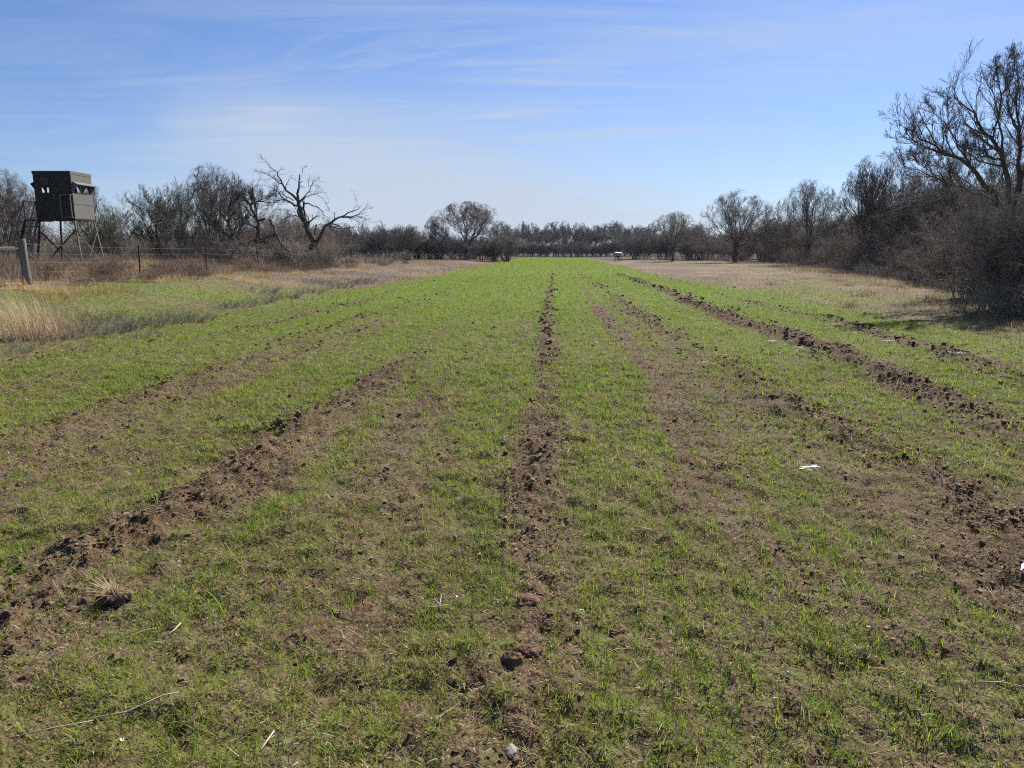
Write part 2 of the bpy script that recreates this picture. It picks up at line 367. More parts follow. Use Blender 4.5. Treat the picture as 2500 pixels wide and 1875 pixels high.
def build_ground():
    ys = [-400, -150, -60, -25, -10, -4, -1.5, 0.0, 0.6, 1.0]
    y = 1.25; 
    while y < 240:
        ys.append(y); y += max(.011, .0062*y)
    ys += list(np.geomspace(245, 6000, 24))
    ys = np.array(ys)
    nx = 820
    s = np.linspace(-1, 1, nx)
    extra = np.array([1.06, 1.15, 1.3, 1.6, 2.2, 3.5, 7])
    s = np.concatenate([-extra[::-1], s, extra])
    w = 1.5 + .80*np.abs(ys)
    X = s[None, :]*w[:, None]; Y = np.repeat(ys[:, None], len(s), 1)
    x = X.ravel(); y = Y.ravel()
    Z = zones(x, y)
    z = terrain(x, y, True, Z)
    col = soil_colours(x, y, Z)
    ny, nxx = X.shape
    i = np.arange(ny*nxx).reshape(ny, nxx)
    Fa = np.stack([i[:-1, :-1], i[:-1, 1:], i[1:, 1:], i[1:, :-1]], -1).reshape(-1, 4)
    m, n, l, b = material('field_ground')
    a = N(n, 'ShaderNodeVertexColor', layer_name='tone'); t = N(n, 'ShaderNodeTexCoord')
    nz = N(n, 'ShaderNodeTexNoise'); l.new(t.outputs['Object'], nz.inputs['Vector']); nz.inputs['Scale'].default_value = 38; nz.inputs['Detail'].default_value = 7; nz.inputs['Roughness'].default_value = .7
    mr = N(n, 'ShaderNodeMapRange'); l.new(nz.outputs['Fac'], mr.inputs[0]); mr.inputs[1].default_value = .3; mr.inputs[2].default_value = .7; mr.inputs[3].default_value = .62; mr.inputs[4].default_value = 1.42
    mu = N(n, 'ShaderNodeMix', data_type='RGBA', blend_type='MULTIPLY'); mu.inputs[0].default_value = 1
    l.new(a.outputs['Color'], mu.inputs[6]); l.new(mr.outputs[0], mu.inputs[7]); l.new(mu.outputs[2], b.inputs['Base Color'])
    b.inputs['Roughness'].default_value = .95; b.inputs['Specular IOR Level'].default_value = .12
    n2 = N(n, 'ShaderNodeTexNoise'); l.new(t.outputs['Object'], n2.inputs['Vector']); n2.inputs['Scale'].default_value = 60; n2.inputs['Detail'].default_value = 6
    bp = N(n, 'ShaderNodeBump'); l.new(n2.outputs['Fac'], bp.inputs['Height']); bp.inputs['Strength'].default_value = 1.0; bp.inputs['Distance'].default_value = .02
    l.new(bp.outputs[0], b.inputs['Normal'])
    o = link('ground', np_mesh('ground', np.stack([x, y, z], 1), Fa, col, True, m))
    tag(o, 'strip of tilled red brown field soil with dirt furrows', None, None, 'structure')
build_ground()

# ------------------------------------------------------------------ blades (grass, straw) as plain meshes
def blade_mesh(P, az, L, W, lean, curl, col, seg=2):
    """P (n,3) roots; az heading; L length; W width; lean start tilt; curl extra tilt at the tip"""
    n = len(P)
    hx, hy = np.cos(az), np.sin(az)
    sx, sy = -hy, hx
    pts = [P]; p = P.copy()
    for k in range(seg):
        a = lean + curl*(k+.3)/seg
        st = (L/seg)
        p = p + np.stack([hx*np.sin(a)*st, hy*np.sin(a)*st, np.cos(a)*st], 1); pts.append(p)
    V = []; 
    for k in range(seg):
        w = W*(1-.35*k/seg)*.5
        V += [pts[k] - np.stack([sx*w, sy*w, 0*w], 1), pts[k] + np.stack([sx*w, sy*w, 0*w], 1)]
    V.append(pts[seg])
    nv = 2*seg+1
    V = np.stack(V, 1).reshape(-1, 3)
    b = (np.arange(n)*nv)[:, None]
    T = []
    for k in range(seg-1):
        T += [b+[[2*k, 2*k+1, 2*k+3]], b+[[2*k, 2*k+3, 2*k+2]]]
    T.append(b+[[2*seg-2, 2*seg-1, 2*seg]])
    return V, np.concatenate(T, 0), np.repeat(col, nv, 0)
class Cloud:
    def __init__(s): s.V = []; s.F = []; s.c = []; s.n = 0
    def add(s, V, Fa, col):
        s.V.append(V); s.F.append(Fa+s.n); s.c.append(col); s.n += len(V)
    def build(s, name, mat):
        return link(name, np_mesh(name, np.concatenate(s.V), np.concatenate(s.F), np.concatenate(s.c), False, mat))
def scatter(rng, y0, y1, dens, margin=1.2, k=.78, xlim=(-60, 60)):
    area_w = lambda y: 2*(k*y+margin)
    A = k*(y1*y1-y0*y0) + 2*margin*(y1-y0)
    n = int(A*dens)
    yy = rng.random(n); a = k; bq = 2*margin/2
    # sample y with density ~ width
    yy = y0 + (y1-y0)*yy
    wmax = area_w(y1)
    keep = rng.random(n*3) 
    yy = y0 + (y1-y0)*rng.random(n*3)
    yy = yy[keep < area_w(yy)/wmax][:n]
    xx = (rng.random(len(yy))-.5)*area_w(yy)
    m = (xx > xlim[0]) & (xx < xlim[1])
    return xx[m], yy[m]
def pal(rng, n, cols, wts, jit=.18):
    cols = np.array(cols); i = rng.choice(len(cols), n, p=np.array(wts)/sum(wts))
    return cols[i]*(1 + jit*(rng.random((n, 1))*2-1))*(1+.08*(rng.random((n, 3))*2-1))
GREENS = [(.185,.290,.024), (.130,.240,.022), (.260,.330,.036), (.075,.165,.026), (.065,.140,.050), (.32,.32,.06)]
TANS = [(.32,.24,.13), (.24,.18,.10), (.38,.30,.18), (.17,.125,.08), (.27,.18,.09)]

def field_grass():
    rng = np.random.default_rng(3); G = Cloud()
    # (y0, y1, tufts per m2, blades per tuft, segments, width, length)
    for y0, y1, dens, nb, seg, W, L0, jit in ((1.3, 5.0, 3000, 7, 3, .0031, .034, .022), (5.0, 10, 1900, 6, 2, .0046, .036, .028), (10, 20, 760, 4, 1, .0078, .040, .04), (20, 45, 220, 3, 1, .016, .046, .06), (45, 100, 60, 3, 1, .035, .05, .12), (100, 176, 26, 3, 1, .065, .055, .2)):
        x, y = scatter(rng, y0, y1, dens, xlim=(-15.5, 19))
        Z = zones(x, y)
        patch = fbm(x*5.5, y*4.5, 77, 2)
        pr = Z['green']*np.clip(.66 + .75*patch, .12, 1.0)
        k = rng.random(len(x)) < pr
        x, y = x[k], y[k]; gq = Z['green'][k]; ins = Z['inside'][k]
        n = len(x)
        size = np.clip(rng.lognormal(0, .42, n), .45, 2.6)
        hue = fbm(x*1.5, y*1.2, 78, 2)
        rep = rng.integers(max(1, nb//2), nb+3, n)
        idx = np.repeat(np.arange(n), rep); m = len(idx)
        bx = x[idx] + rng.normal(0, jit, m)*.6; by = y[idx] + rng.normal(0, jit, m)*.6
        z = terrain(bx, by) - .004
        L = L0*size[idx]*rng.uniform(.5, 1.35, m)
        col = pal(rng, m, GREENS, (5, 3.4, 4.4, 1.6, .7, 1.6))
        hcol = np.array((.27, .29, .055))
        col = col + (hcol-col)*np.clip(hue[idx]*.7+.12, 0, .6)[:, None]
        dead = rng.random(m) < np.where(ins[idx] > .5, np.interp(y[idx], [2, 10, 30], [.15, .11, .05]), .2)
        col[dead] = pal(rng, int(dead.sum()), TANS, (3, 3, 2, 2, 1))
        V, T, cc = blade_mesh(np.stack([bx, by, z], 1), rng.random(m)*6.283, L, W*rng.uniform(.6, 1.35, m), rng.uniform(.15, 1.45, m), rng.uniform(-.2, .9, m), col, seg)
        G.add(V, T, cc)
    # broad single volunteer seedlings standing taller
    x, y = scatter(rng, 2.0, 30, .6, xlim=(-8, 9))
    k = zones(x, y)['inside'] > .6; x, y = x[k], y[k]
    idx = np.repeat(np.arange(len(x)), 3); m = len(idx)
    V, T, cc = blade_mesh(np.stack([x[idx], y[idx], terrain(x[idx], y[idx])], 1), rng.random(m)*6.28, rng.uniform(.07, .16, m), np.full(m, .006), rng.uniform(.05, .5, m), rng.uniform(.2, 1.2, m), pal(rng, m, [(.33,.42,.05), (.22,.34,.05)], (1, 1)), 3)
    G.add(V, T, cc)
    o = G.build('grass', MAT['grass'])
    tag(o, 'short bright green sprouting grass covering the tilled field', 'grass', None, 'stuff')
field_grass()

def litter():
    rng = np.random.default_rng(8); G = Cloud()
    for y0, y1, dens, W, L0 in ((1.3, 5, 6800, .0020, .018), (5, 10, 2500, .0038, .024), (10, 22, 480, .009, .035), (22, 45, 50, .02, .05)):
        x, y = scatter(rng, y0, y1, dens, xlim=(-12, 14))
        Z = zones(x, y)
        keep = rng.random(len(x)) < np.clip(1.05 - .55*Z['green'] - .45*Z['dirt'] + .6*fbm(x*3, y*3, 91, 2), .10, 1)
        x, y = x[keep], y[keep]; n = len(x)
        L = L0*np.clip(rng.lognormal(0, .5, n), .4, 4)
        col = pal(rng, n, [(.24,.18,.105), (.13,.097,.057), (.40,.32,.20), (.045,.032,.022), (.16,.128,.09)], (4, 4, 1.6, 3.6, 2), .25)
        V, T, cc = blade_mesh(np.stack([x, y, terrain(x, y)+.003+.012*rng.random(n)**2], 1), rng.random(n)*6.283, L, W*rng.uniform(.6, 1.6, n), rng.uniform(.75, 1.75, n), rng.uniform(-.4, .8, n), col, 2 if y0 < 6 else 1)
        G.add(V, T, cc)
    # longer straw stalks
    for y0, y1, dens in ((1.5, 6, 14), (6, 14, 5), (14, 30, 1.2)):
        x, y = scatter(rng, y0, y1, dens, xlim=(-10, 12)); n = len(x)
        L = np.clip(rng.lognormal(-2.75, .45, n), .03, .2)
        col = pal(rng, n, [(.36,.29,.18), (.28,.21,.13), (.46,.40,.31), (.20,.15,.10)], (3, 3, .8, 3))
        V, T, cc = blade_mesh(np.stack([x, y, terrain(x, y)+.012], 1), rng.random(n)*6.283, L, rng.uniform(.0018, .004, n)*np.interp(y, [2, 20], [1, 2.4]), rng.uniform(.7, 1.6, n), rng.uniform(-.6, .9, n), col, 3)
        G.add(V, T, cc)
    o = G.build('straw_litter', MAT['litter'])
    tag(o, 'scattered straw and dead plant crumbs on the soil', 'straw', None, 'stuff')
litter()

def crumbs():
    rng = np.random.default_rng(21); G = Cloud()
    base = np.array([(-1,-1,-1),(1,-1,-1),(1,1,-1),(-1,1,-1),(-1,-1,1),(1,-1,1),(1,1,1),(-1,1,1)], float)*.5
    Q = np.array([(0,3,2),(0,2,1),(4,5,6),(4,6,7),(0,1,5),(0,5,4),(1,2,6),(1,6,5),(2,3,7),(2,7,6),(3,0,4),(3,4,7)])
    for y0, y1, dens, sz in ((1.3, 5, 3400, .0062), (5, 11, 1100, .0088), (11, 24, 260, .015), (24, 50, 40, .026)):
        x, y = scatter(rng, y0, y1, dens, xlim=(-10, 11)); Z = zones(x, y)
        k = rng.random(len(x)) < np.clip(.26 + .95*Z['dirt'] - .32*Z['green'], .03, 1)*np.clip(.6 + 1.2*fbm(x*4, y*4, 55, 2), .1, 1)*Z['inside']
        x, y = x[k], y[k]; dd = Z['dirt'][k]; n = len(x)
        r = sz*np.clip(rng.lognormal(0, .55, n), .35, 3.2)*(1+.3*dd)
        V = base[None]*(1+.45*rng.normal(0, 1, (n, 8, 3))*.85)
        a = rng.random(n)*6.28; ca, sa = np.cos(a)[:, None], np.sin(a)[:, None]
        X = V[:, :, 0]*ca - V[:, :, 1]*sa; Y = V[:, :, 0]*sa + V[:, :, 1]*ca
        fl = rng.uniform(.5, 1.0, (n, 1))
        P = np.stack([x[:, None]+X*r[:, None], y[:, None]+Y*r[:, None], (terrain(x, y)+r*.18)[:, None]+V[:, :, 2]*r[:, None]*fl], -1).reshape(-1, 3)
        T = ((np.arange(n)*8)[:, None, None] + Q[None]).reshape(-1, 3)
        col = pal(rng, n, [(.120,.076,.046), (.165,.110,.070), (.080,.052,.035), (.22,.158,.105)], (4, 2.5, 3, .8), .2)
        G.add(P, T, np.repeat(col, 8, 0))
    tag(G.build('soil_crumbs', MAT['litter']), 'crumbs and small clods of red brown soil', 'soil', None, 'stuff')
crumbs()

def dry_grass():
    rng = np.random.default_rng(12); G = Cloud()
    PINK = [(.28,.20,.14), (.20,.15,.115), (.34,.25,.16), (.15,.12,.105), (.36,.24,.12), (.25,.205,.175)]
    # left of the field, and beyond the fence
    for y0, y1, dens, W in ((9, 22, 330, .006), (22, 45, 130, .011), (45, 90, 40, .022), (90, 185, 13, .045)):
        x, y = scatter(rng, y0, y1, dens, margin=2, k=.80, xlim=(-75, 4))
        Z = zones(x, y)
        past = ss(-14.6 - x, -.5, 1.5)                              # beyond the fence the weeds stand tall
        pr = np.clip(Z['outL']*(1-Z['inside'])*(.25 + .9*past + .5*ss(y, 26, 40)) - 1.25*Z['leftgreen']*(1-past)*np.clip(.75+fbm(x*.6, y*.6, 93, 3), 0, 1.2), 0, 1)*(1-.6*wood_floor(x, y))*np.clip(.72+1.0*fbm(x*.9, y*.8, 96, 3), .08, 1)
        k = rng.random(len(x)) < pr
        x, y, past = x[k], y[k], past[k]; n = len(x)
        tall = fbm(x*.35, y*.25, 94, 3)
        H = np.where(past > .5, .62 + .5*tall + .22*fbm(x*1.3, y*1.1, 92, 2), .15 + .07*tall + .07*ss(y, 40, 100))
        L = np.clip(H, .06, 1)*rng.uniform(.5, 1.45, n)
        col = pal(rng, n, PINK, (3, 3, 2.5, 2.5, 1.6, 2), .22)
        tone = fbm(x*.22, y*.16, 95, 3)
        col = col + (np.array((.46, .33, .16))-col)*np.clip(tone*1.1, 0, .55)[:, None]
        col = col + (np.array((.21, .18, .165))-col)*np.clip(-tone*1.2, 0, .6)[:, None]
        V, T, cc = blade_mesh(np.stack([x, y, terrain(x, y)-.02], 1), rng.random(n)*6.283, L, W*rng.uniform(.6, 1.5, n), rng.uniform(0, .75, n), rng.uniform(0, .9, n), col, 2 if y0 < 40 else 1)
        G.add(V, T, cc)
    # right of the field: short tan turf
    for y0, y1, dens, W in ((9, 22, 200, .006), (22, 45, 110, .011), (45, 90, 45, .022), (90, 185, 13, .045)):
        x, y = scatter(rng, y0, y1, dens, margin=2, k=.80, xlim=(4, 75))
        Z = zones(x, y)
        k = rng.random(len(x)) < np.clip(Z['outR']*(1-Z['inside'])*(1-.45*Z['rg']), 0, 1)*(1-.93*wood_floor(x, y))*np.clip(.75+.9*fbm(x*.8, y*.7, 98, 3), .1, 1)
        x, y = x[k], y[k]; n = len(x)
        edge = ss(x - np.interp(y, [15, 24, 36, 54, 75, 95], [9.5, 12.5, 16.8, 21, 26, 27]), -1.2, 1.5)
        L = (.055 + .03*fbm(x*.5, y*.4, 97, 2) + .22*edge)*rng.uniform(.5, 1.5, n)
        col = pal(rng, n, [(.30,.215,.13), (.24,.18,.12), (.35,.265,.165), (.19,.15,.115), (.28,.24,.08)], (3, 3, 2, 2, 1.2), .2)
        V, T, cc = blade_mesh(np.stack([x, y, terrain(x, y)-.01], 1), rng.random(n)*6.283, L, W*rng.uniform(.6, 1.5, n), rng.uniform(.1, 1.0, n), rng.uniform(0, .8, n), col, 1)
        G.add(V, T, cc)
    # beyond the far end of the field
    x = rng.uniform(-45, 60, 26000); y = rng.uniform(172, 215, 26000)
    k = (zones(x, y)['inside'] < .4) & (rng.random(len(x)) > .9*ss(y, 179, 186)); x, y = x[k], y[k]; n = len(x)
    V, T, cc = blade_mesh(np.stack([x, y, terrain(x, y, False)-.02], 1), rng.random(n)*6.283, rng.uniform(.1, .45, n), rng.uniform(.04, .09, n), rng.uniform(0, .7, n), rng.uniform(0, .8, n), pal(rng, n, PINK, (3, 3, 2, 2, 1, 2)), 1)
    G.add(V, T, cc)
    o = G.build('dry_grass', MAT['dry'])
    tag(o, 'tan and greyish dry winter grass along both sides of the green strip', 'dry grass', None, 'stuff')
dry_grass()

# ------------------------------------------------------------------ bare trees: vectorised branching
def unit(v): return v/np.maximum(np.linalg.norm(v, axis=-1, keepdims=True), 1e-9)
def strands(rng, p0, d0, L, n, wig, trop):
    B = len(p0); pts = np.empty((B, n+1, 3)); pts[:, 0] = p0; d = unit(d0)
    st = (L/n)[:, None]; trop = np.asarray(trop, float)
    for i in range(n):
        d = unit(d + rng.normal(0, wig, (B, 3)) + trop)
        pts[:, i+1] = pts[:, i] + d*st
    return pts
def spawn(rng, pts, rad, L, m, t0, t1, ang, angsd, ratio, rr, n, wig, trop, rmin=.0, taper=.45, lift=0.0):
    B, k, _ = pts.shape
    idx = np.repeat(np.arange(B), m)
    t = t0 + (t1-t0)*((np.tile(np.arange(m), B) + rng.random(B*m))/m)
    f = t*(k-1); i = np.minimum(f.astype(int), k-2); fr = (f-i)[:, None]
    p = pts[idx, i]*(1-fr) + pts[idx, i+1]*fr
    r = rad[idx, i]*(1-fr[:, 0]) + rad[idx, i+1]*fr[:, 0]
    d = unit(pts[idx, i+1]-pts[idx, i])
    ref = unit(rng.normal(0, 1, (B*m, 3))); ref[:, 2] += lift
    side = unit(ref - d*(ref*d).sum(1, keepdims=True))
    a = rng.normal(ang, angsd, B*m)[:, None]
    nd = d*np.cos(a) + side*np.sin(a)
    nl = L[idx]*ratio*(1.15-.55*t)*rng.uniform(.6, 1.3, B*m)
    nr = np.maximum(np.minimum(r*.85, r*rr*rng.uniform(.75, 1.25, B*m)), rmin)
    np_ = strands(rng, p, nd, nl, n, wig, trop)
    return np_, nr[:, None]*np.linspace(1, taper, n+1)[None, :], nl
class Tubes:
    def __init__(s): s.V = []; s.F = []; s.n = 0
    def add(s, pts, rad, k):
        B, m, _ = pts.shape
        tan = np.empty_like(pts); tan[:, 1:-1] = pts[:, 2:]-pts[:, :-2]; tan[:, 0] = pts[:, 1]-pts[:, 0]; tan[:, -1] = pts[:, -1]-pts[:, -2]
        tan = unit(tan)
        ref = np.where(np.abs(tan[:, :1, 2:3]) > .8, np.array((1., .2, 0))[None, None], np.array((.1, .2, 1.))[None, None])
        a = unit(np.cross(tan, ref)); b = np.cross(tan, a)
        q = np.arange(k)*2*math.pi/k
        V = pts[:, :, None, :] + rad[:, :, None, None]*(a[:, :, None, :]*np.cos(q)[None, None, :, None] + b[:, :, None, :]*np.sin(q)[None, None, :, None])
        base = (np.arange(B)*m*k)[:, None, None] + (np.arange(m-1)*k)[None, :, None] + np.arange(k)[None, None, :]
        nxt = (np.arange(B)*m*k)[:, None, None] + (np.arange(m-1)*k)[None, :, None] + ((np.arange(k)+1) % k)[None, None, :]
        Fa = np.stack([base, nxt, nxt+k, base+k], -1).reshape(-1, 4)
        s.V.append(V.reshape(-1, 3)); s.F.append(Fa+s.n); s.n += B*m*k
    def mesh(s, name, mat): return np_mesh(name, np.concatenate(s.V), np.concatenate(s.F), None, True, mat)
def leaf_mesh(rng, name, P, size, mat):
    n = len(P); d = unit(rng.normal(0, 1, (n, 3))); r = unit(np.cross(d, rng.normal(0, 1, (n, 3)))); s = (size*rng.uniform(.6, 1.4, n))[:, None]
    V = np.stack([P, P+d*s*.5+r*s*.22, P+d*s, P+d*s*.5-r*s*.22], 1).reshape(-1, 3)
    return np_mesh(name, V, np.arange(4*n).reshape(n, 4), None, False, mat)

def gen(seed, limbs, spec, trunk_k=7):
    """limbs: list of (pts (n,3), r0, r1); returns (trunk Tubes, crown Tubes, tips)"""
    rng = np.random.default_rng(seed); T = Tubes(); K = Tubes()
    B = []; R = []; LL = []
    for pts, r0, r1 in limbs:
        pts = np.asarray(pts, float)
        t = np.linspace(0, 1, len(pts)); tt = np.linspace(0, 1, 13)
        # smooth through the control points
        P = np.stack([np.interp(tt, t, pts[:, i]) for i in range(3)], 1)
        for _ in range(2): P[1:-1] = .25*P[:-2] + .5*P[1:-1] + .25*P[2:]
        ln = np.linalg.norm(np.diff(P, axis=0), axis=1).sum()
        P[1:-1] += rng.normal(0, .010*ln, (11, 3))
        r = r0 + (r1-r0)*tt**.8
        B.append(P); R.append(r); LL.append(ln)
    B = np.array(B); R = np.array(R); LL = np.array(LL)
    T.add(B, R, trunk_k)
    cur = (B, R, LL); tips = None
    keep = np.array([sp_ for sp_ in spec.get('bearing', [True]*len(limbs))], bool)
    cur = (B[keep], R[keep], LL[keep])
    for lv in spec['levels']:
        cur2 = spawn(rng, *cur, **{k: v for k, v in lv.items() if k != 'k'})
        K.add(cur2[0], cur2[1], lv.get('k', 3)); cur = cur2
        tips = cur2[0]
    return T, K, tips, rng

def round_limbs(rng, H, trunk_h, r, n, spread, lean=0.0):
    """short trunk and n rising limbs"""
    base = np.array((0, 0, -.15)); top = np.array((lean*trunk_h, lean*.3*trunk_h, trunk_h))
    L = [([base, base*.4+top*.3+np.array((.03, .02, .2)), top], r*1.25, r*.85)]
    for i in range(n):
        a = 2*math.pi*(i+rng.uniform(-.25, .25))/n
        el = rng.uniform(.32, 1.1) if i % 3 else rng.uniform(1.1, 1.5)
        ln = (H-trunk_h)*rng.uniform(.62, .85)/(.45+.55*math.sin(el))*.92
        ln = min(ln, H*.75)
        d = np.array((math.cos(a)*math.cos(el)*spread, math.sin(a)*math.cos(el)*spread, math.sin(el)))
        p0 = top*(1-.12*rng.random()); p1 = p0 + d*ln*.35 + np.array((0, 0, -.02*ln)); p2 = p0 + d*ln*.7 + np.array((0, 0, .06*ln)); p3 = p0 + d*ln + np.array((0, 0, .14*ln))
        L.append(([p0, p1, p2, p3], r*rng.uniform(.34, .5), r*.07))
    return L
def stem_limbs(rng, H, n, r, spread, base=.35):
    L = []
    for i in range(n):
        a = 2*math.pi*(i+rng.random())/n; s = spread*rng.uniform(.25, 1.1); h = H*rng.uniform(.6, 1.0)*(1-.18*s)
        b = np.array((math.cos(a), math.sin(a), 0))
        p0 = b*base*rng.random() + np.array((0, 0, -.1)); p1 = p0 + b*s*h*.25 + np.array((0, 0, h*.4)); p2 = p0 + b*s*h*.6 + np.array((0, 0, h*.75)); p3 = p0 + b*s*h*.95 + np.array((0, 0, h))
        L.append(([p0, p1, p2, p3], r*rng.uniform(.6, 1.1), r*.15))
    return L
UP = (0, 0, .10)
def levels(a, b, c, d=0, r=.004, up=UP, ang=.75, wig=.13, ratios=(.55, .5, .5, .5), lift=.2):
    L = [dict(m=a, t0=.22, t1=1.0, ang=ang, angsd=.22, ratio=ratios[0], rr=.55, n=6, wig=wig, trop=up, rmin=r*1.6, k=5, lift=lift),
         dict(m=b, t0=.15, t1=1.0, ang=ang, angsd=.25, ratio=ratios[1], rr=.55, n=5, wig=wig*1.1, trop=up, rmin=r*1.2, k=4, lift=lift),
         dict(m=c, t0=.12, t1=1.0, ang=ang*.95, angsd=.28, ratio=ratios[2], rr=.6, n=3, wig=wig*1.2, trop=up, rmin=r, k=3, lift=lift)]
    if d: L.append(dict(m=d, t0=.15, t1=1.0, ang=ang*.9, angsd=.3, ratio=ratios[3], rr=.7, n=2, wig=wig, trop=up, rmin=r*.8, k=3, lift=lift))
    return L

protos = {}
def dome(Ts, a, c, z0):
    for T in Ts:
        for V in T.V:
            q = np.sqrt((V[:, 0]/a)**2 + (V[:, 1]/a)**2 + (np.maximum(V[:, 2]-z0, 0)/c)**2)
            k = np.where(q > .8, (.8 + .2*(1-np.exp(-(q-.8)/.2)))/np.maximum(q, 1e-6), 1.0)
            V[:, 0] *= k; V[:, 1] *= k; V[:, 2] = np.where(V[:, 2] > z0, z0 + (V[:, 2]-z0)*k, V[:, 2])
def make_proto(key, limbs, lv, seed, bark, twig, leaf=None, leaf_n=0, leaf_s=.04, bearing=None, kind='tree'):
    sp_ = dict(levels=lv)
    if bearing is not None: sp_['bearing'] = bearing
    T, K, tips, rng = gen(seed, limbs, sp_)
    if key[:5] in ('round', 'far0', 'far1', 'far2') or key[:8] == 'stemtree':
        A = np.concatenate(K.V); h = np.hypot(A[:, 0], A[:, 1]); z0 = 1.2
        dome((T, K), np.percentile(h, 93), np.percentile(A[:, 2], 97)-z0, z0)
    parts = [('trunk' if kind == 'tree' else 'stems', T.mesh('trunk' if kind == 'tree' else 'stems', bark)), ('crown' if kind == 'tree' else 'twigs', K.mesh('crown' if kind == 'tree' else 'twigs', twig))]
    if leaf is not None:
        P = tips.reshape(-1, 3); P = P[rng.integers(0, len(P), leaf_n)]
        parts.append(('foliage', leaf_mesh(rng, 'foliage', P, np.full(len(P), leaf_s), leaf)))
    allv = np.concatenate(K.V + T.V)
    protos[key] = (parts, allv[:, 2].max(), np.percentile(np.hypot(allv[:, 0], allv[:, 1]), 97))
def plant(key, name, label, cat, x, y, H=None, W=None, rz=0.0, group=None, tilt=0.0, sink=0.05):
    parts, h0, w0 = protos[key]
    o = thing(name, label, cat, (x, y, gz(x, y)-sink), rz, group)
    s = (H/h0) if H else 1.0
    sxy = (W*.5/w0) if W else s
    o.scale = (sxy, sxy, s); o.rotation_euler = (0, tilt, rz)
    for pn, me in parts: link(pn, me, o)
    return o
R_ = np.random.default_rng
B_, TW = MAT['bark'], MAT['twig']
for i in range(4):
    make_proto(f'round{i}', round_limbs(R_(20+i), 7.5, 1.5, .20, 8, 1.0, .08*(i-1.5)), levels(9, 8, 8, 5 if i == 1 else 3, .0085 if i == 1 else .0070, wig=.10, ratios=(.55, .52, .5, .5)), 120+i, B_, TW)
for i in range(3):
    make_proto(f'stemtree{i}', stem_limbs(R_(40+i), 7, 10, .075, .45), levels(8, 7, 7, 5, .0062, up=(0, 0, .16), ang=.6), 140+i, B_, TW)
for i in range(2):
    make_proto(f'olive{i}', stem_limbs(R_(50+i), 6, 10, .08, .6), levels(8, 8, 6, 4, .0062, up=(0, 0, .14), ang=.6), 150+i, B_, MAT['twig_olive'], MAT['leaf'], 22000, .06)
for i in range(3):
    make_proto(f'shrub{i}', stem_limbs(R_(60+i), 3.6, 18, .028, .75, .7), levels(6, 7, 6, 3, .0072, up=(0, 0, .05), ang=.8, wig=.17), 160+i, MAT['twig_brush'], MAT['twig_brush'], kind='shrub')
for i in range(2):
    make_proto(f'shrubred{i}', stem_limbs(R_(66+i), 3.2, 17, .024, .85, .8), levels(6, 7, 6, 3, .0062, up=(0, 0, .02), ang=.9, wig=.2), 166+i, MAT['twig_red'], MAT['twig_red'], MAT['leaf_brown'], 7000, .045, kind='shrub')
for i in range(2):
    make_proto(f'low{i}', stem_limbs(R_(70+i), 1.3, 22, .009, 1.1, .7), levels(5, 6, 5, 0, .0046, up=(0, 0, .03), ang=.8, wig=.18), 170+i, MAT['twig_grey'], MAT['twig_grey'], kind='shrub')
make_proto('weed', stem_limbs(R_(74), .42, 26, .0035, .9, .42), levels(5, 5, 0, 0, .0022, up=(0, 0, .08), ang=.6, wig=.15)[:2], 174, MAT['twig_grey'], MAT['twig_grey'], kind='shrub')
make_proto('sapling', stem_limbs(R_(75), 1.5, 8, .013, .8, .35), levels(4, 4, 3, 0, .0030, up=(0, 0, .08), ang=.6, wig=.15), 175, MAT['twig'], MAT['twig'], kind='shrub')
for i in range(3):
    make_proto(f'far{i}', round_limbs(R_(80+i), 7.5, 1.7, .13, 7, .8, .1*(i-1)), levels(7, 7, 6, 3, .014, up=(0, 0, .14), ang=.65), 180+i, MAT['twig_far_haze'], MAT['twig_far_haze'])
for i in range(2):
    make_proto(f'farstem{i}', stem_limbs(R_(84+i), 5, 16, .045, .6, .9), levels(7, 8, 8, 0, .015, up=(0, 0, .12), ang=.65), 184+i, MAT['twig_far_haze'], MAT['twig_far_haze'])

# ---- traced trees: the dead tree with broken top, the leaning tree, the big tree on the right
def trace(zx, zy, x0, y0, k): return (x0+zx*k, y0+zy*k)
def traced(paths, d, x0, y0, k, seed, base, rs=1.0):
    """paths: ([(zx, zy, depth offset)...], r0, r1, bears twigs) read off a zoomed picture, put at depth d, relative to base"""
    out = []
    for pts, r0, r1, b in paths:
        P = [at_depth(x0+zx*k, y0+zy*k, d+dz) - base for zx, zy, dz in pts]
        out.append((P, r0*rs, r1*rs))
    return out, [p[3] for p in paths]
def plant_traced(name, label, cat, paths, d, x0, y0, k, basepx, lv, seed, bark, twig, leaf=None, leaf_n=0, leaf_s=.05, rs=1.0):
    bx = xat(basepx, d); base = np.array((bx, d, gz(bx, d)))
    limbs, bears = traced(paths, d, x0, y0, k, seed, base, rs)
    make_proto(name+str(seed), limbs, lv, seed, bark, twig, leaf, leaf_n, leaf_s, bearing=bears)
    o = thing(name, label, cat, base)
    for pn, me in protos[name+str(seed)][0]: link(pn, me, o)
    return o
droop = (0, 0, -.05)
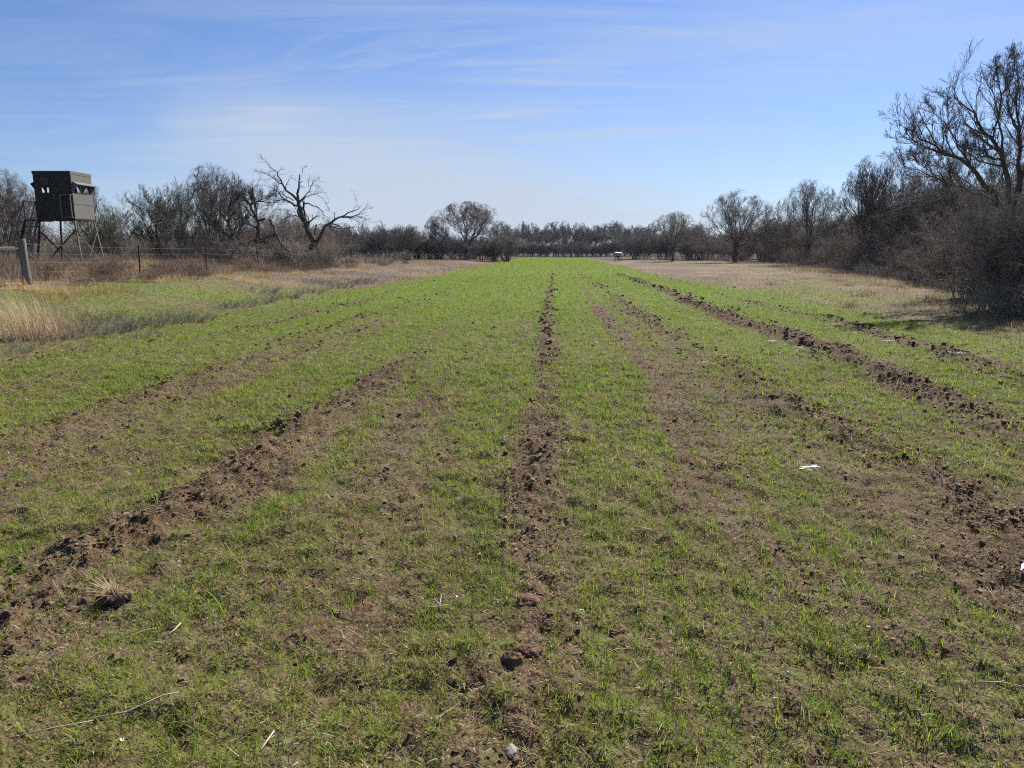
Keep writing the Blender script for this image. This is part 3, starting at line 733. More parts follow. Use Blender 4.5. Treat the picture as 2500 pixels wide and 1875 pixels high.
DEAD = [
 ([(1065,1560,0),(1075,1400,0),(1040,1260,.1),(960,1110,.2),(870,940,.1),(850,820,.2),(820,690,.2)], .34, .17, True),
 ([(1000,1560,.2),(1010,1430,.2),(1050,1360,.1)], .16, .14, False), ([(1150,1560,-.2),(1120,1440,-.1),(1085,1370,0)], .18, .16, False),
 ([(815,700,.2),(815,560,.3),(830,430,.3),(842,290,.3)], .15, .045, False),
 ([(840,420,.3),(885,405,.1),], .05, .03, False), ([(850,470,.3),(915,497,.5)], .045, .02, False),
 ([(850,380,.3),(880,280,.2),(880,200,.1),(945,165,0)], .02, .006, True),
 ([(800,690,.2),(690,590,-.2),(620,520,-.6),(560,430,-.9),(520,320,-1.1),(470,230,-1.3),(380,150,-1.4),(295,55,-1.5)], .13, .014, True),
 ([(560,440,-.9),(460,370,-1.2),(350,300,-1.5),(250,255,-1.9),(140,235,-2.2)], .055, .010, True),
 ([(520,320,-1.1),(540,285,-.9),(610,292,-.6),(660,275,-.5),(690,240,-.4)], .02, .006, False),
 ([(470,230,-1.3),(400,240,-1.8),(330,255,-2.2)], .025, .006, True), ([(625,520,-.6),(632,430,-.6)], .05, .012, False),
 ([(800,410,.2),(740,360,.3),(690,310,.4)], .015, .005, True),
 ([(760,780,.2),(650,710,.8),(560,640,1.3),(480,540,1.6),(400,490,1.9),(290,450,2.2)], .11, .012, True),
 ([(730,740,.2),(640,690,-.5),(530,690,-.9),(400,710,-1.2)], .07, .012, True),
 ([(745,700,.2),(640,640,.0),(530,580,-.2),(430,600,-.6),(370,560,-1.)], .06, .010, True),
 ([(820,800,.1),(800,880,-.2),(840,960,-.2),(880,1030,0)], .07, .08, False),
 ([(830,940,-.1),(740,935,-.7),(640,955,-1.2),(560,1020,-1.4)], .07, .014, True),
 ([(850,700,.2),(940,620,-.3),(1000,520,-.5),(1060,400,-.6),(1100,365,-.7)], .07, .009, True),
 ([(870,690,.2),(960,630,.6),(1080,595,1.1),(1180,570,1.5),(1265,580,1.8)], .065, .008, True),
 ([(1090,600,1.1),(1170,650,1.3),(1240,720,1.5),(1275,810,1.6)], .022, .006, True),
 ([(900,740,.1),(980,745,-.4),(1080,780,-.8),(1180,850,-1.1),(1250,940,-1.3),(1320,985,-1.5)], .075, .010, True),
 ([(905,720,.1),(900,830,.3),(930,960,.3)], .10, .09, False),
 ([(1120,800,-.9),(1150,900,-1.1),(1190,1000,-1.2)], .02, .006, True),
 ([(985,490,-.4),(975,420,-.5),(995,330,-.6)], .025, .006, True), ([(1000,480,-.4),(1080,450,-.3),(1160,510,-.2)], .022, .005, True),
 ([(1095,1400,0),(1130,1300,-.2),(1180,1160,-.3),(1260,1060,-.5),(1380,1000,-.6),(1500,960,-.7),(1600,895,-.9),(1700,850,-1.1),(1800,770,-1.3)], .21, .014, True),
 ([(1500,960,-.7),(1600,965,-.3),(1700,945,.1),(1790,890,.3),(1880,800,.6),(1920,775,.8)], .075, .010, True),
 ([(1560,965,-.5),(1700,965,-.9),(1840,970,-1.4),(1960,1050,-1.7)], .05, .008, True),
 ([(1600,970,-.4),(1720,1000,.2),(1800,1060,.6),(1850,1140,.8)], .035, .007, True),
 ([(1310,1050,-.5),(1420,1075,.1),(1540,1130,.6),(1680,1190,1.0),(1800,1290,1.3)], .08, .012, True),
 ([(1540,1125,.5),(1640,1115,.3),(1760,1110,.1),(1840,1170,-.1)], .04, .009, True),
 ([(1190,1220,-.2),(1270,1160,.4),(1340,1080,.9),(1360,1010,1.2)], .05, .012, True),
 ([(1075,1330,.1),(1075,1200,.3),(1100,1070,.4)], .10, .05, False), ([(1090,1100,.4),(1150,1070,.2),(1210,1065,0)], .035, .012, False),
 ([(980,1230,.2),(900,1250,.6),(860,1260,.9)], .04, .012, False), ([(930,1390,.1),(910,1310,-.4),(870,1255,-.6)], .04, .02, False),
 ([(1230,1230,-.1),(1330,1270,-.6),(1440,1340,-1.)], .03, .006, True),
]
lvd = [dict(m=5, t0=.3, t1=1, ang=.65, angsd=.25, ratio=.34, rr=.5, n=6, wig=.12, trop=(0, 0, .0), rmin=.007, k=4),
       dict(m=4, t0=.2, t1=1, ang=.6, angsd=.25, ratio=.55, rr=.55, n=4, wig=.13, trop=droop, rmin=.006, k=3),
       dict(m=3, t0=.2, t1=1, ang=.6, angsd=.25, ratio=.5, rr=.6, n=3, wig=.12, trop=droop, rmin=.005, k=3)]
plant_traced('dead_tree', 'gnarled dead tree with a broken upright spike and long low limb reaching right', 'tree', DEAD, 50, 600, 380, .1567, 770, lvd, 301, MAT['bark_dead'], MAT['bark_dead'], rs=.74)

LEAN = [  # zoom [500,480,760,680] scale .1205
 ([(640,1200,0),(620,1060,0),(640,960,0),(760,960,-.1),(900,940,-.2),(1060,900,-.3),(1200,850,-.3),(1420,760,-.4)], .42, .17, False),
 ([(620,1040,0),(590,900,.2),(540,700,.3),(500,560,.3),(490,300,.4),(520,140,.5),(560,40,.5)], .26, .05, True),
 ([(590,850,.1),(500,810,-.3),(380,740,-.6),(230,640,-.9),(80,540,-1.2),(-60,450,-1.5)], .14, .03, True),
 ([(1080,890,-.3),(1090,760,-.3),(1085,620,-.3),(1080,490,-.3),(1040,400,-.1),(960,300,0),(930,200,0),(870,80,.1),(800,-10,.2)], .24, .05, True),
 ([(1090,490,-.3),(1160,470,-.6),(1210,450,-.7)], .14, .09, False),
 ([(950,160,0),(1020,100,-.2),(1140,95,-.4),(1280,115,-.6),(1380,170,-.8)], .10, .02, True),
 ([(500,560,.3),(400,430,.6),(290,310,.9),(180,200,1.1)], .10, .02, True),
 ([(510,160,.5),(620,70,.2),(700,-20,0)], .07, .02, True), ([(690,700,.2),(760,580,.4),(860,500,.6)], .09, .02, True),
 ([(640,520,.4),(600,420,.5),(560,250,.7)], .06, .015, True), ([(935,200,0),(950,90,.2),(930,-30,.3)], .08, .02, True),
 ([(600,1000,.1),(500,1040,.3),(430,1080,.4)], .10, .04, False), ([(1150,870,-.3),(1160,1000,-.4),(1165,1250,-.4)], .06, .05, False),
]
plant_traced('leaning_tree', 'dark tree with a thick trunk bent over sideways left of the dead tree', 'tree', LEAN, 46, 500, 480, .1205, 577, levels(8, 7, 6, 4, .0060, up=(0, 0, .08), ang=.7, ratios=(.75, .6, .55, .5)), 302, MAT['bark_dead'], MAT['twig'], MAT['leaf'], 6000, .05, rs=.7)
def fallen():
    P = [([(1330,470,0),(1430,680,-.4),(1500,880,-.7),(1600,1010,-.9),(1700,1130,-1.2),(1900,1290,-1.4)], .10, .025, True),
         ([(1480,760,-.5),(1640,850,-.2),(1780,900,.1)], .05, .012, True), ([(1560,960,-.8),(1570,1080,-.8),(1620,1180,-.7),(1610,1330,-.7)], .045, .015, True),
         ([(1640,1060,-1),(1780,1180,-.8),(2010,1340,-.6)], .05, .010, True), ([(1600,1160,-1.),(1480,1210,-1.2),(1380,1260,-1.2),(1300,1330,-1.)], .05, .02, True)]
    plant_traced('fallen_branch', 'broken grey branch hanging down between the leaning tree and the dead tree', 'branch', P, 45, 500, 480, .1205, 690, lvd[:2], 303, MAT['bark_dead'], MAT['twig_grey'])
fallen()

BIG = [  # zoom [2180,120,2500,480] scale .2169
 ([(1340,2800,0),(1310,2400,0),(1290,2000,.1),(1180,1720,0),(1060,1560,-.1)], .23, .14, False),
 ([(1080,1580,-.1),(1000,1430,-.3),(860,1330,-.5),(700,1240,-.7),(560,1160,-.9),(420,1070,-1.1),(300,980,-1.3),(190,900,-1.4),(110,870,-1.5)], .13, .012, True),
 ([(600,1200,-.8),(460,1130,-1.3),(300,1080,-1.7),(180,1020,-2.0),(80,940,-2.2)], .035, .008, True),
 ([(880,1340,-.5),(820,1220,-.4),(740,1110,-.2),(670,960,0),(580,820,.1),(470,740,.2),(400,700,.3)], .055, .009, True),
 ([(700,1220,-.7),(630,1100,-.9),(590,960,-1.0),(600,800,-1.1),(620,640,-1.2),(610,520,-1.2)], .045, .008, True),
 ([(1280,1980,.1),(1300,1600,.2),(1310,1330,.2),(1240,1170,.1),(1160,1080,0),(1070,980,-.2),(960,840,-.3),(870,690,-.4),(760,570,-.5),(660,460,-.5)], .16, .012, True),
 ([(1180,1090,0),(1080,1010,.4),(950,970,.7),(840,950,.9)], .03, .008, True),
 ([(1240,1170,.1),(1210,1020,.4),(1195,850,.5),(1190,700,.6),(1130,480,.6),(1060,420,.6),(1020,320,.7)], .07, .009, True),
 ([(1200,720,.6),(1220,560,.4),(1260,450,.3),(1330,380,.2),(1370,260,.1),(1350,140,.1),(1345,40,0)], .05, .008, True),
 ([(1230,560,.4),(1190,380,.2),(1160,250,.1),(1165,120,0)], .035, .007, True),
 ([(1330,2100,0),(1400,1700,-.3),(1430,1300,-.5),(1450,1000,-.5),(1400,700,-.6),(1430,460,-.6),(1400,200,-.7)], .15, .012, True),
 ([(1450,1050,-.5),(1360,850,-.8),(1300,650,-1.0),(1290,400,-1.1),(1285,180,-1.1)], .06, .009, True),
 ([(1420,1600,-.3),(1560,1200,0),(1620,800,.3),(1560,500,.4),(1600,200,.5)], .11, .012, True),
 ([(1600,900,.3),(1720,600,.6),(1760,300,.9),(1700,60,1.0)], .06, .01, True),
 ([(1330,2000,0),(1600,1700,.5),(1850,1300,.9),(2000,900,1.2)], .12, .014, True),
 ([(1180,1720,0),(1000,1650,.3),(800,1560,.6),(560,1470,.8),(380,1420,.9),(200,1330,.9),(60,1290,1.0)], .07, .010, True),
 ([(1060,1600,0),(900,1560,.9),(700,1400,1.6),(520,1330,1.9),(350,1250,2.1)], .05, .009, True),
 ([(560,1470,.8),(430,1380,.5),(300,1290,.3),(170,1200,.1)], .03, .007, True),
 ([(1260,1250,.1),(1100,1230,-.3),(950,1190,-.5),(800,1080,-.6)], .05, .009, True),
]
plant_traced('tall_bare_tree', 'tallest bare tree at the right edge with long limbs reaching left over the thicket', 'tree', BIG, 21, 2180, 120, .2169, 2470, levels(16, 6, 5, 2, .0040, up=(0, 0, .10), ang=.62, wig=.13, ratios=(.30, .52, .55, .55)), 304, MAT['bark'], MAT['twig'], MAT['leaf_brown'], 9000, .02, rs=.55)

# ------------------------------------------------------------------ trees and shrubs set out
def put(key, name, label, cat, px, d, top, wpx=None, group=None, rz=None, tilt=0.0, rng=random.Random(5)):
    x = xat(px, d); g = gz(x, d)
    return plant(key, name, label, cat, x, d, ztop(top, d)-g+.05, (wpx*d/F) if wpx else None, rng.uniform(0, 6.28) if rz is None else rz, group, tilt)
T_ = 'tree'
put('stemtree0', 'bare_tree', 'tall bare many stemmed tree at the left edge behind the stairs of the hunting blind', T_, 8, 42, 398, 190)
put('stemtree2', 'bare_tree', 'small bare tree directly behind the stair landing of the hunting blind', T_, 66, 48, 455, 120)
put('olive1', 'leafy_tree', 'round bushy tree just right of the hunting blind', T_, 266, 46, 436, 175)
put('round0', 'bare_tree', 'dark bare tree close behind the round bushy tree beside the blind', T_, 238, 50, 446, 120)
put('olive0', 'leafy_tree', 'grey green budding tree midway between the hunting blind and the dead tree', T_, 405, 50, 424, 170)
put('olive1', 'leafy_tree', 'lower olive budding tree tucked in front of the tall wispy tree', T_, 468, 47, 462, 140)
put('stemtree1', 'bare_tree', 'tall wispy tree with upright twigs rising above the leaning tree', T_, 535, 54, 392, 170)
put('stemtree2', 'bare_tree', 'dark bare tree standing behind the dead tree', T_, 690, 60, 505, 160)
put('round3', 'bare_tree', 'bare tree whose top shows through the limbs of the dead tree', T_, 800, 72, 535, 110)
put('round1', 'spreading_tree', 'large domed bare tree standing alone past the end of the fence', T_, 1142, 113, 490, 196)
put('stemtree1', 'bare_tree', 'thin wispy tree leaning left beside the large domed tree', T_, 1066, 113, 524, 70)
put('round0', 'spreading_tree', 'round crowned tree on a short dark trunk right of the box feeder', T_, 1642, 99, 514, 132)
put('round2', 'bare_tree', 'broad bare tree with fanned limbs second right of the box feeder', T_, 1795, 88, 460, 200)
put('round3', 'bare_tree', 'bare tree with a wide airy crown third right of the box feeder', T_, 1972, 73, 434, 210)
put('stemtree0', 'bare_tree', 'tall many stemmed tree left of the tallest bare tree', T_, 2125, 52, 372, 200)
put('stemtree2', 'bare_tree', 'upright bare tree partly hidden by the left reaching limbs of the tallest tree', T_, 2230, 46, 400, 190)
put('stemtree1', 'bare_tree', 'bare tree behind the tallest tree at the right edge', T_, 2390, 34, 300, 300)

rr = random.Random(11)
# left wood behind the fence
gB = 'bare shrubs behind the wire fence'
for px in range(-80, 830, 45):
    d = rr.uniform(58, 66)
    put(rr.choice(['shrub0', 'shrub1', 'shrub2', 'shrubred0']), 'bare_shrub', 'bare grey brown shrub in the brush behind the wire fence', 'shrub', px+rr.uniform(-18, 18), d, rr.uniform(528, 558), rr.uniform(110, 170), gB, rng=rr)
for px in (150, 215, 300, 345, 390, 440, 500, 545, 610, 660, 720, 745, 790):
    d = rr.uniform(44, 52)
    put(rr.choice(['shrub0', 'shrub1', 'shrub2']), 'bare_shrub', 'bare grey brown shrub in the brush behind the wire fence', 'shrub', px+rr.uniform(-14, 14), d, rr.uniform(550, 590), rr.uniform(80, 130), gB, rng=rr)
for px in (560, 610, 650, 700, 740):
    put(rr.choice(['shrub0', 'shrub2']), 'bare_shrub', 'bare grey brown shrub in the brush behind the wire fence', 'shrub', px, 55, rr.uniform(505, 540), 120, gB, rng=rr)
gL = 'treeline between the dead tree and the domed tree'
for i, px in enumerate(range(790, 1250, 13)):
    d = rr.uniform(98, 128)
    put(rr.choice(['farstem0', 'farstem1', 'farstem0', 'farstem1', 'stemtree0']), 'brush_tree', 'low bare tree in the even treeline right of the dead tree', T_, px+rr.uniform(-12, 12), d, rr.choice([540, 550, 558, 566, 574])+rr.uniform(-5, 5) if px < 1050 else rr.uniform(566, 584), rr.uniform(60, 110), gL, rng=rr)
gF = 'far trees closing off the end of the field'
for i, px in enumerate(range(1225, 1600, 13)):
    d = rr.uniform(184, 206)
    put(rr.choice(['far0', 'far1', 'far2']), 'far_tree', 'bare tree in the distant row across the end of the field', T_, px+rr.uniform(-6, 6), d, rr.choice([540, 548, 555, 560, 566]) + rr.uniform(-4, 4), rr.uniform(48, 84), gF, rng=rr)
gS = 'brush under the distant trees'
for px in range(1235, 1640, 12):
    d = rr.uniform(178, 186)
    put(rr.choice(['farstem0', 'farstem1']), 'far_shrub', 'dark brush at the foot of the distant row of trees', 'shrub', px+rr.uniform(-6, 6), d, rr.uniform(576, 594), rr.uniform(44, 64), gS, rng=rr)
# right side
EDGE = ([14, 17.3, 24, 36.5, 54, 75, 90, 102, 112, 150], [11.0, 11.9, 14.6, 18.9, 23.2, 28.2, 29.2, 27.0, 23.0, 20.0])
def edge_x(y): return float(np.interp(y, *EDGE))
gR = 'brush behind the round tree near the feeder'
for px in range(1545, 1900, 15):
    d = rr.uniform(112, 135)
    put(rr.choice(['farstem0', 'farstem1', 'shrub0', 'shrub2']), 'brush_tree', 'low bare tree in the brush behind the round crowned tree', T_, px+rr.uniform(-10, 10), d, rr.uniform(553, 575), rr.uniform(60, 100), gR, rng=rr)
gT = 'tangled shrubs of the right hand thicket'
def thick(n, off, offv, y0, y1, keys, h0, h1, w0, w1, name, label, grp, power=1.0):
    for i in range(n):
        t = (i+rr.random())/n
        y = y0*(y1/y0)**(t**power)
        x = edge_x(y) + off + rr.uniform(-offv, offv)
        H = rr.uniform(h0, h1)
        plant(rr.choice(keys), name, label, 'shrub', x, y, H, H*rr.uniform(w0, w1), rr.uniform(0, 6.28), grp)
thick(34, .7, .4, 15, 100, ['low0', 'low1'], .55, 1.15, 1.6, 2.4, 'grey_weed_bush', 'low pale grey twiggy bush along the front foot of the thicket', 'pale bushes along the foot of the thicket')
thick(40, 2.0, .7, 15.5, 100, ['shrubred0', 'shrubred1', 'low0', 'shrub0'], 1.5, 2.4, 1.2, 1.7, 'bare_shrub', 'tangled brown shrub in the front of the right hand thicket', gT)
thick(44, 3.9, 1.1, 17, 104, ['shrub0', 'shrub1', 'shrub2', 'shrubred1'], 2.8, 4.0, 1.0, 1.4, 'bare_shrub', 'tangled brown shrub in the front of the right hand thicket', gT)
thick(40, 7.0, 1.8, 17, 108, ['shrub0', 'shrub1', 'shrub2'], 3.8, 5.0, .9, 1.3, 'tall_shrub', 'tall dark shrub inside the right hand thicket', 'tall shrubs deep in the thicket')
for i_ in range(34):
    y = 40*(122/40)**((i_+rr.random())/34)
    plant(rr.choice(['stemtree0', 'stemtree1', 'stemtree2', 'shrub1']), 'tall_shrub', 'tall dark shrub inside the right hand thicket', 'shrub', edge_x(y)+rr.uniform(3.5, 11), y, rr.uniform(4.2, 6.4), rr.uniform(4.5, 6.5), rr.uniform(0, 6.28), 'tall shrubs deep in the thicket')
thick(24, 11.0, 2.5, 20, 112, ['stemtree0', 'stemtree1', 'stemtree2'], 4.6, 6.2, .8, 1.1, 'tall_shrub', 'tall dark shrub inside the right hand thicket', 'tall shrubs deep in the thicket')
def shrub_at(key, name, label, px, d, H, W, grp=None, cat='shrub'):
    x = xat(px, d); return plant(key, name, label, cat, x, d, H, W, rr.uniform(0, 6.28), grp)
for px, d, H in ((2405, 19.0, 3.4), (2470, 18.6, 3.8), (2530, 18.2, 4.0), (2350, 22.5, 3.6), (2440, 22.8, 4.6), (2520, 23.5, 5.0)):
    shrub_at(rr.choice(['shrub0', 'shrub1', 'shrubred0']), 'bare_shrub', 'tangled brown shrub in the front of the right hand thicket', px, d, H, 3.4, gT)
shrub_at('low1', 'grey_weed_bush', 'pale grey twiggy bush in the right bottom corner of the thicket', 2485, 16.3, 1.25, 2.2)
shrub_at('sapling', 'sapling', 'bare leaning sapling in the weeds between corner post and first thin fence post', 285, 26.5, 1.7, 2.2)
shrub_at('sapling', 'sapling', 'bare sapling beside the foot of the hunting blind', 215, 29.5, 1.5, 1.8)
shrub_at('sapling', 'sapling', 'thin bare sapling standing left of the corner post', 22, 23.5, 1.3, 1.4)
shrub_at('low0', 'grey_weed_bush', 'small dry bush in the weeds behind the far fence posts', 985, 92, 1.6, 3.4)
shrub_at('low1', 'grey_weed_bush', 'small dry bush at the fence under the thin wispy tree', 1125, 108, 1.6, 3.4)
gV = 'dry twiggy weeds along the wire fence'
make_proto('tallweed', stem_limbs(R_(76), .9, 20, .006, .7, .4), levels(5, 6, 4, 0, .0030, up=(0, 0, .08), ang=.6, wig=.15), 176, MAT['twig_red'], MAT['twig_red'], MAT['leaf_brown'], 500, .03, kind='shrub')
for i in range(120):
    d = 22.5*(80/22.5)**rr.random(); x = -14.4 - rr.random()**1.5*d*.42 if i > 34 else -14.6 + rr.random()*(.06*d)
    plant('tallweed', 'dry_weed', 'dry reddish twiggy weed standing along the wire fence', 'weed', x, d, rr.uniform(.55, 1.15) if x < -14.4 else rr.uniform(.3, .6), rr.uniform(.9, 1.7), rr.uniform(0, 6.28), gV)
gW = 'grey weeds in the short grass left of the field'
for px, d, H, W in ((190, 14.0, .34, 1.0), (235, 13.4, .36, 1.2), (285, 14.2, .42, 1.2), (330, 14.6, .36, 1.2), (390, 15.6, .42, 1.1), (430, 16.2, .42, 1.1), (480, 16.4, .32, .9), (150, 13.0, .3, 1.0), (60, 11.8, .2, .9), (30, 11.0, .18, .9), (250, 15.8, .34, 1.2), (560, 20, .3, 1.0), (640, 22, .32, 1.3), (700, 24, .35, 1.5), (760, 27, .35, 1.6), (650, 26, .4, 1.6), (830, 31, .4, 1.8), (880, 35, .4, 2.0), (780, 33, .42, 2.0), (350, 13.1, .2, .8)):
    shrub_at('weed', 'grey_weed', 'low grey dead weed in the short grass left of the field', px, d, H, W, gW, 'weed')

# ------------------------------------------------------------------ tall dry grass clumps
def grass_clump(name, label, x, y, n, r, L0, lean_az, seed, cols=((.52,.40,.24), (.42,.31,.18), (.60,.49,.32), (.33,.24,.15)), lean=.55, w=.0055):
    rng = np.random.default_rng(seed)
    rx = rng.normal(0, r, n); ry = rng.normal(0, r, n)
    az = lean_az + rng.normal(0, .9, n); L = L0*rng.uniform(.35, 1.1, n)
    z = terrain(x+rx, y+ry) - gz(x, y)
    V, T, cc = blade_mesh(np.stack([rx, ry, z-.01], 1), az, L, w*rng.uniform(.6, 1.3, n), np.abs(rng.normal(lean*.5, .25, n)), rng.uniform(0, .6, n)*lean, pal(rng, n, cols, (3, 3, 2, 2)), 4)
    o = link(name, np_mesh(name, V, T, cc, False, MAT['dry']), None, (x, y, gz(x, y)))
    return tag(o, label, 'grass clump')
grass_clump('dry_grass_clump', 'big clump of tall straw coloured grass leaning left in front of the corner post', xat(85, 12.9), 12.9, 620, .24, .95, 2.9, 1, lean=.75)
grass_clump('dry_grass_clump', 'thinner reddish grass clump just right of the big leaning straw clump', xat(150, 13.2), 13.2, 220, .22, .6, 2.2, 2, ((.36,.24,.15), (.42,.3,.18), (.30,.22,.15), (.26,.2,.14)))
gD = 'straw tufts on the right verge'
for i in range(34):
    d = 13.5*(70/13.5)**((i+rr.random())/34); x = edge_x(d) - abs(rr.gauss(0, 1))*2.6 - .2
    if x - .06*d < RU(np.array(d)) + .6: continue
    o = grass_clump('straw_tuft', 'small straw tuft in the short grass of the right verge', x, d, 90, .13+.002*d, rr.uniform(.14, .34), rr.uniform(0, 6.28), 400+i, ((.30,.22,.13), (.24,.17,.10), (.38,.29,.17), (.17,.13,.09)), lean=1.2, w=.006+.00018*d); o['group'] = gD
gC = 'tan grass tussocks along the fence line'
for i, (px, d) in enumerate(((70, 20.6), (150, 19.8), (185, 20.3), (245, 20.8), (300, 22.0), (120, 18.6), (380, 26.0), (440, 27.5), (560, 31.0), (600, 30.0), (640, 33.5), (730, 38), (800, 41), (870, 47))):
    o = grass_clump('grass_tussock', 'orange tan grass tussock along the fence line left of the field', xat(px, d), d, 170, .26, .42, rr.uniform(0, 6.28), 20+i, ((.46,.31,.12), (.42,.28,.13), (.50,.38,.20), (.34,.23,.13)), lean=1.1, w=.009); o['group'] = gC
for i, (px, y, lab) in enumerate(((2350, 14.9, 'dark green grass tuft near the right edge below the thicket'), (2075, 20.5, 'brown dry tuft in the right hand grass beneath the thicket edge'), (610, 20.6, 'small straw tussock in the short green grass left of the field'), (1880, 33, 'tan tussock at the left end of the thicket foot'))):
    grass_clump('grass_tussock', lab, xat(px, y), y, 150, .14 + .05*(i == 3), .30, 1.0, 60+i, ((.10,.15,.04), (.14,.18,.05), (.2,.2,.07), (.3,.24,.12)) if i == 0 else ((.30,.22,.15), (.36,.27,.17), (.42,.32,.2), (.22,.17,.12)), lean=1.0, w=.007)

# ------------------------------------------------------------------ fence
MAT['steel_post'] = noisy('rusty_steel_post', (.028, .025, .023), (.085, .06, .045), 12, .75, .2)
MAT['old_wood'] = noisy('weathered_post_wood', (.085, .08, .062), (.20, .185, .15), 5, .9, bump=.8, bscale=18, stretch=(1, 1, .12))
MAT['pale_wood'] = noisy('bleached_rail_wood', (.34, .31, .27), (.56, .52, .46), 6, .85, bump=.6, bscale=20, stretch=(.12, 1, 1))
MAT['wire'] = noisy('galvanised_wire', (.12, .12, .125), (.2, .2, .21), 4, .6, .2)
def fence():
    FX = -14.8
    ys = [22.2, 28.5, 35.0, 42.0, 46.5, 54.0, 58.6, 64.5, 73.0, 81.0, 91.0, 101.0, 111.0, 122.0, 134.0, 146.0, 158.0]
    root = thing('wire_fence', 'barbed wire fence on thin dark posts with wooden corner post and rail', 'fence', (FX, 22.2, gz(FX, 22.2)))
    b0 = root.location.copy()
    rng = random.Random(2); tops = []
    x0 = xat(66, 22.2, .6)
    for i, y in enumerate(ys):
        x = x0 if i == 0 else FX + rng.uniform(-.06, .06)
        g = gz(x, y)
        loc = Vector((x, y, g)) - b0
        if i == 0:
            k = MB(); h = 1.40
            pts = [(0, 0, -.3), (.01, 0, .3), (-.01, .01, .8), (0, 0, h-.02), (0, 0, h)]
            k.tube(pts, [.125, .118, .112, .108, .098], 14)
            k.build('corner_post', MAT['old_wood'], root, loc, True)
        else:
            k = MB(); lx = rng.uniform(-.05, .05); h = 1.34 + rng.uniform(-.05, .05)
            if i == 8: lx = .16
            a = (0, 0, -.2); b = (lx, 0, h)
            k.bar(a, b, .055, .012, up=(0, 1, 0)); k.bar(a, b, .012, .05, up=(0, 1, 0))
            for q in np.arange(.35, h-.03, .12): k.box(lx*q/h-.01, lx*q/h+.01, -.034, -.020, q, q+.02)
            k.build('post', MAT['steel_post'], root, loc)
        tops.append((Vector((x, y, g)) - b0, h))
    # rail from the corner post off to the left
    a = Vector((x0-.05, 22.12, gz(x0, 22.2)+1.11)) - b0; bq = Vector((x0-3.2, 22.3, gz(x0, 22.2)+1.06)) - b0
    k = MB(); pts = [a.lerp(bq, t) + Vector((0, 0, .012*math.sin(t*9))) for t in (0, .06, .3, .6, 1)]
    k.tube(pts, [.030, .050, .055, .06, .06], 10); k.build('brace_rail', MAT['pale_wood'], root, None, True)
    k = MB(); k.tube([(0, 0, -.3), (0, 0, 1.35)], [.12, .105], 12); k.build('corner_post', MAT['old_wood'], root, bq, True)
    for frac in (.90, .70, .50, .28):
        k = MB()
        for (p, h), (q, h2) in zip(tops[:-1], tops[1:]):
            A = p + Vector((0, -.02, h*frac)); B = q + Vector((0, -.02, h2*frac)); n = 5
            k.tube([A.lerp(B, t/n) + Vector((0, 0, -.03*math.sin(math.pi*t/n))) for t in range(n+1)], .0014, 4)
        k.build('wire', MAT['wire'], root)
fence()

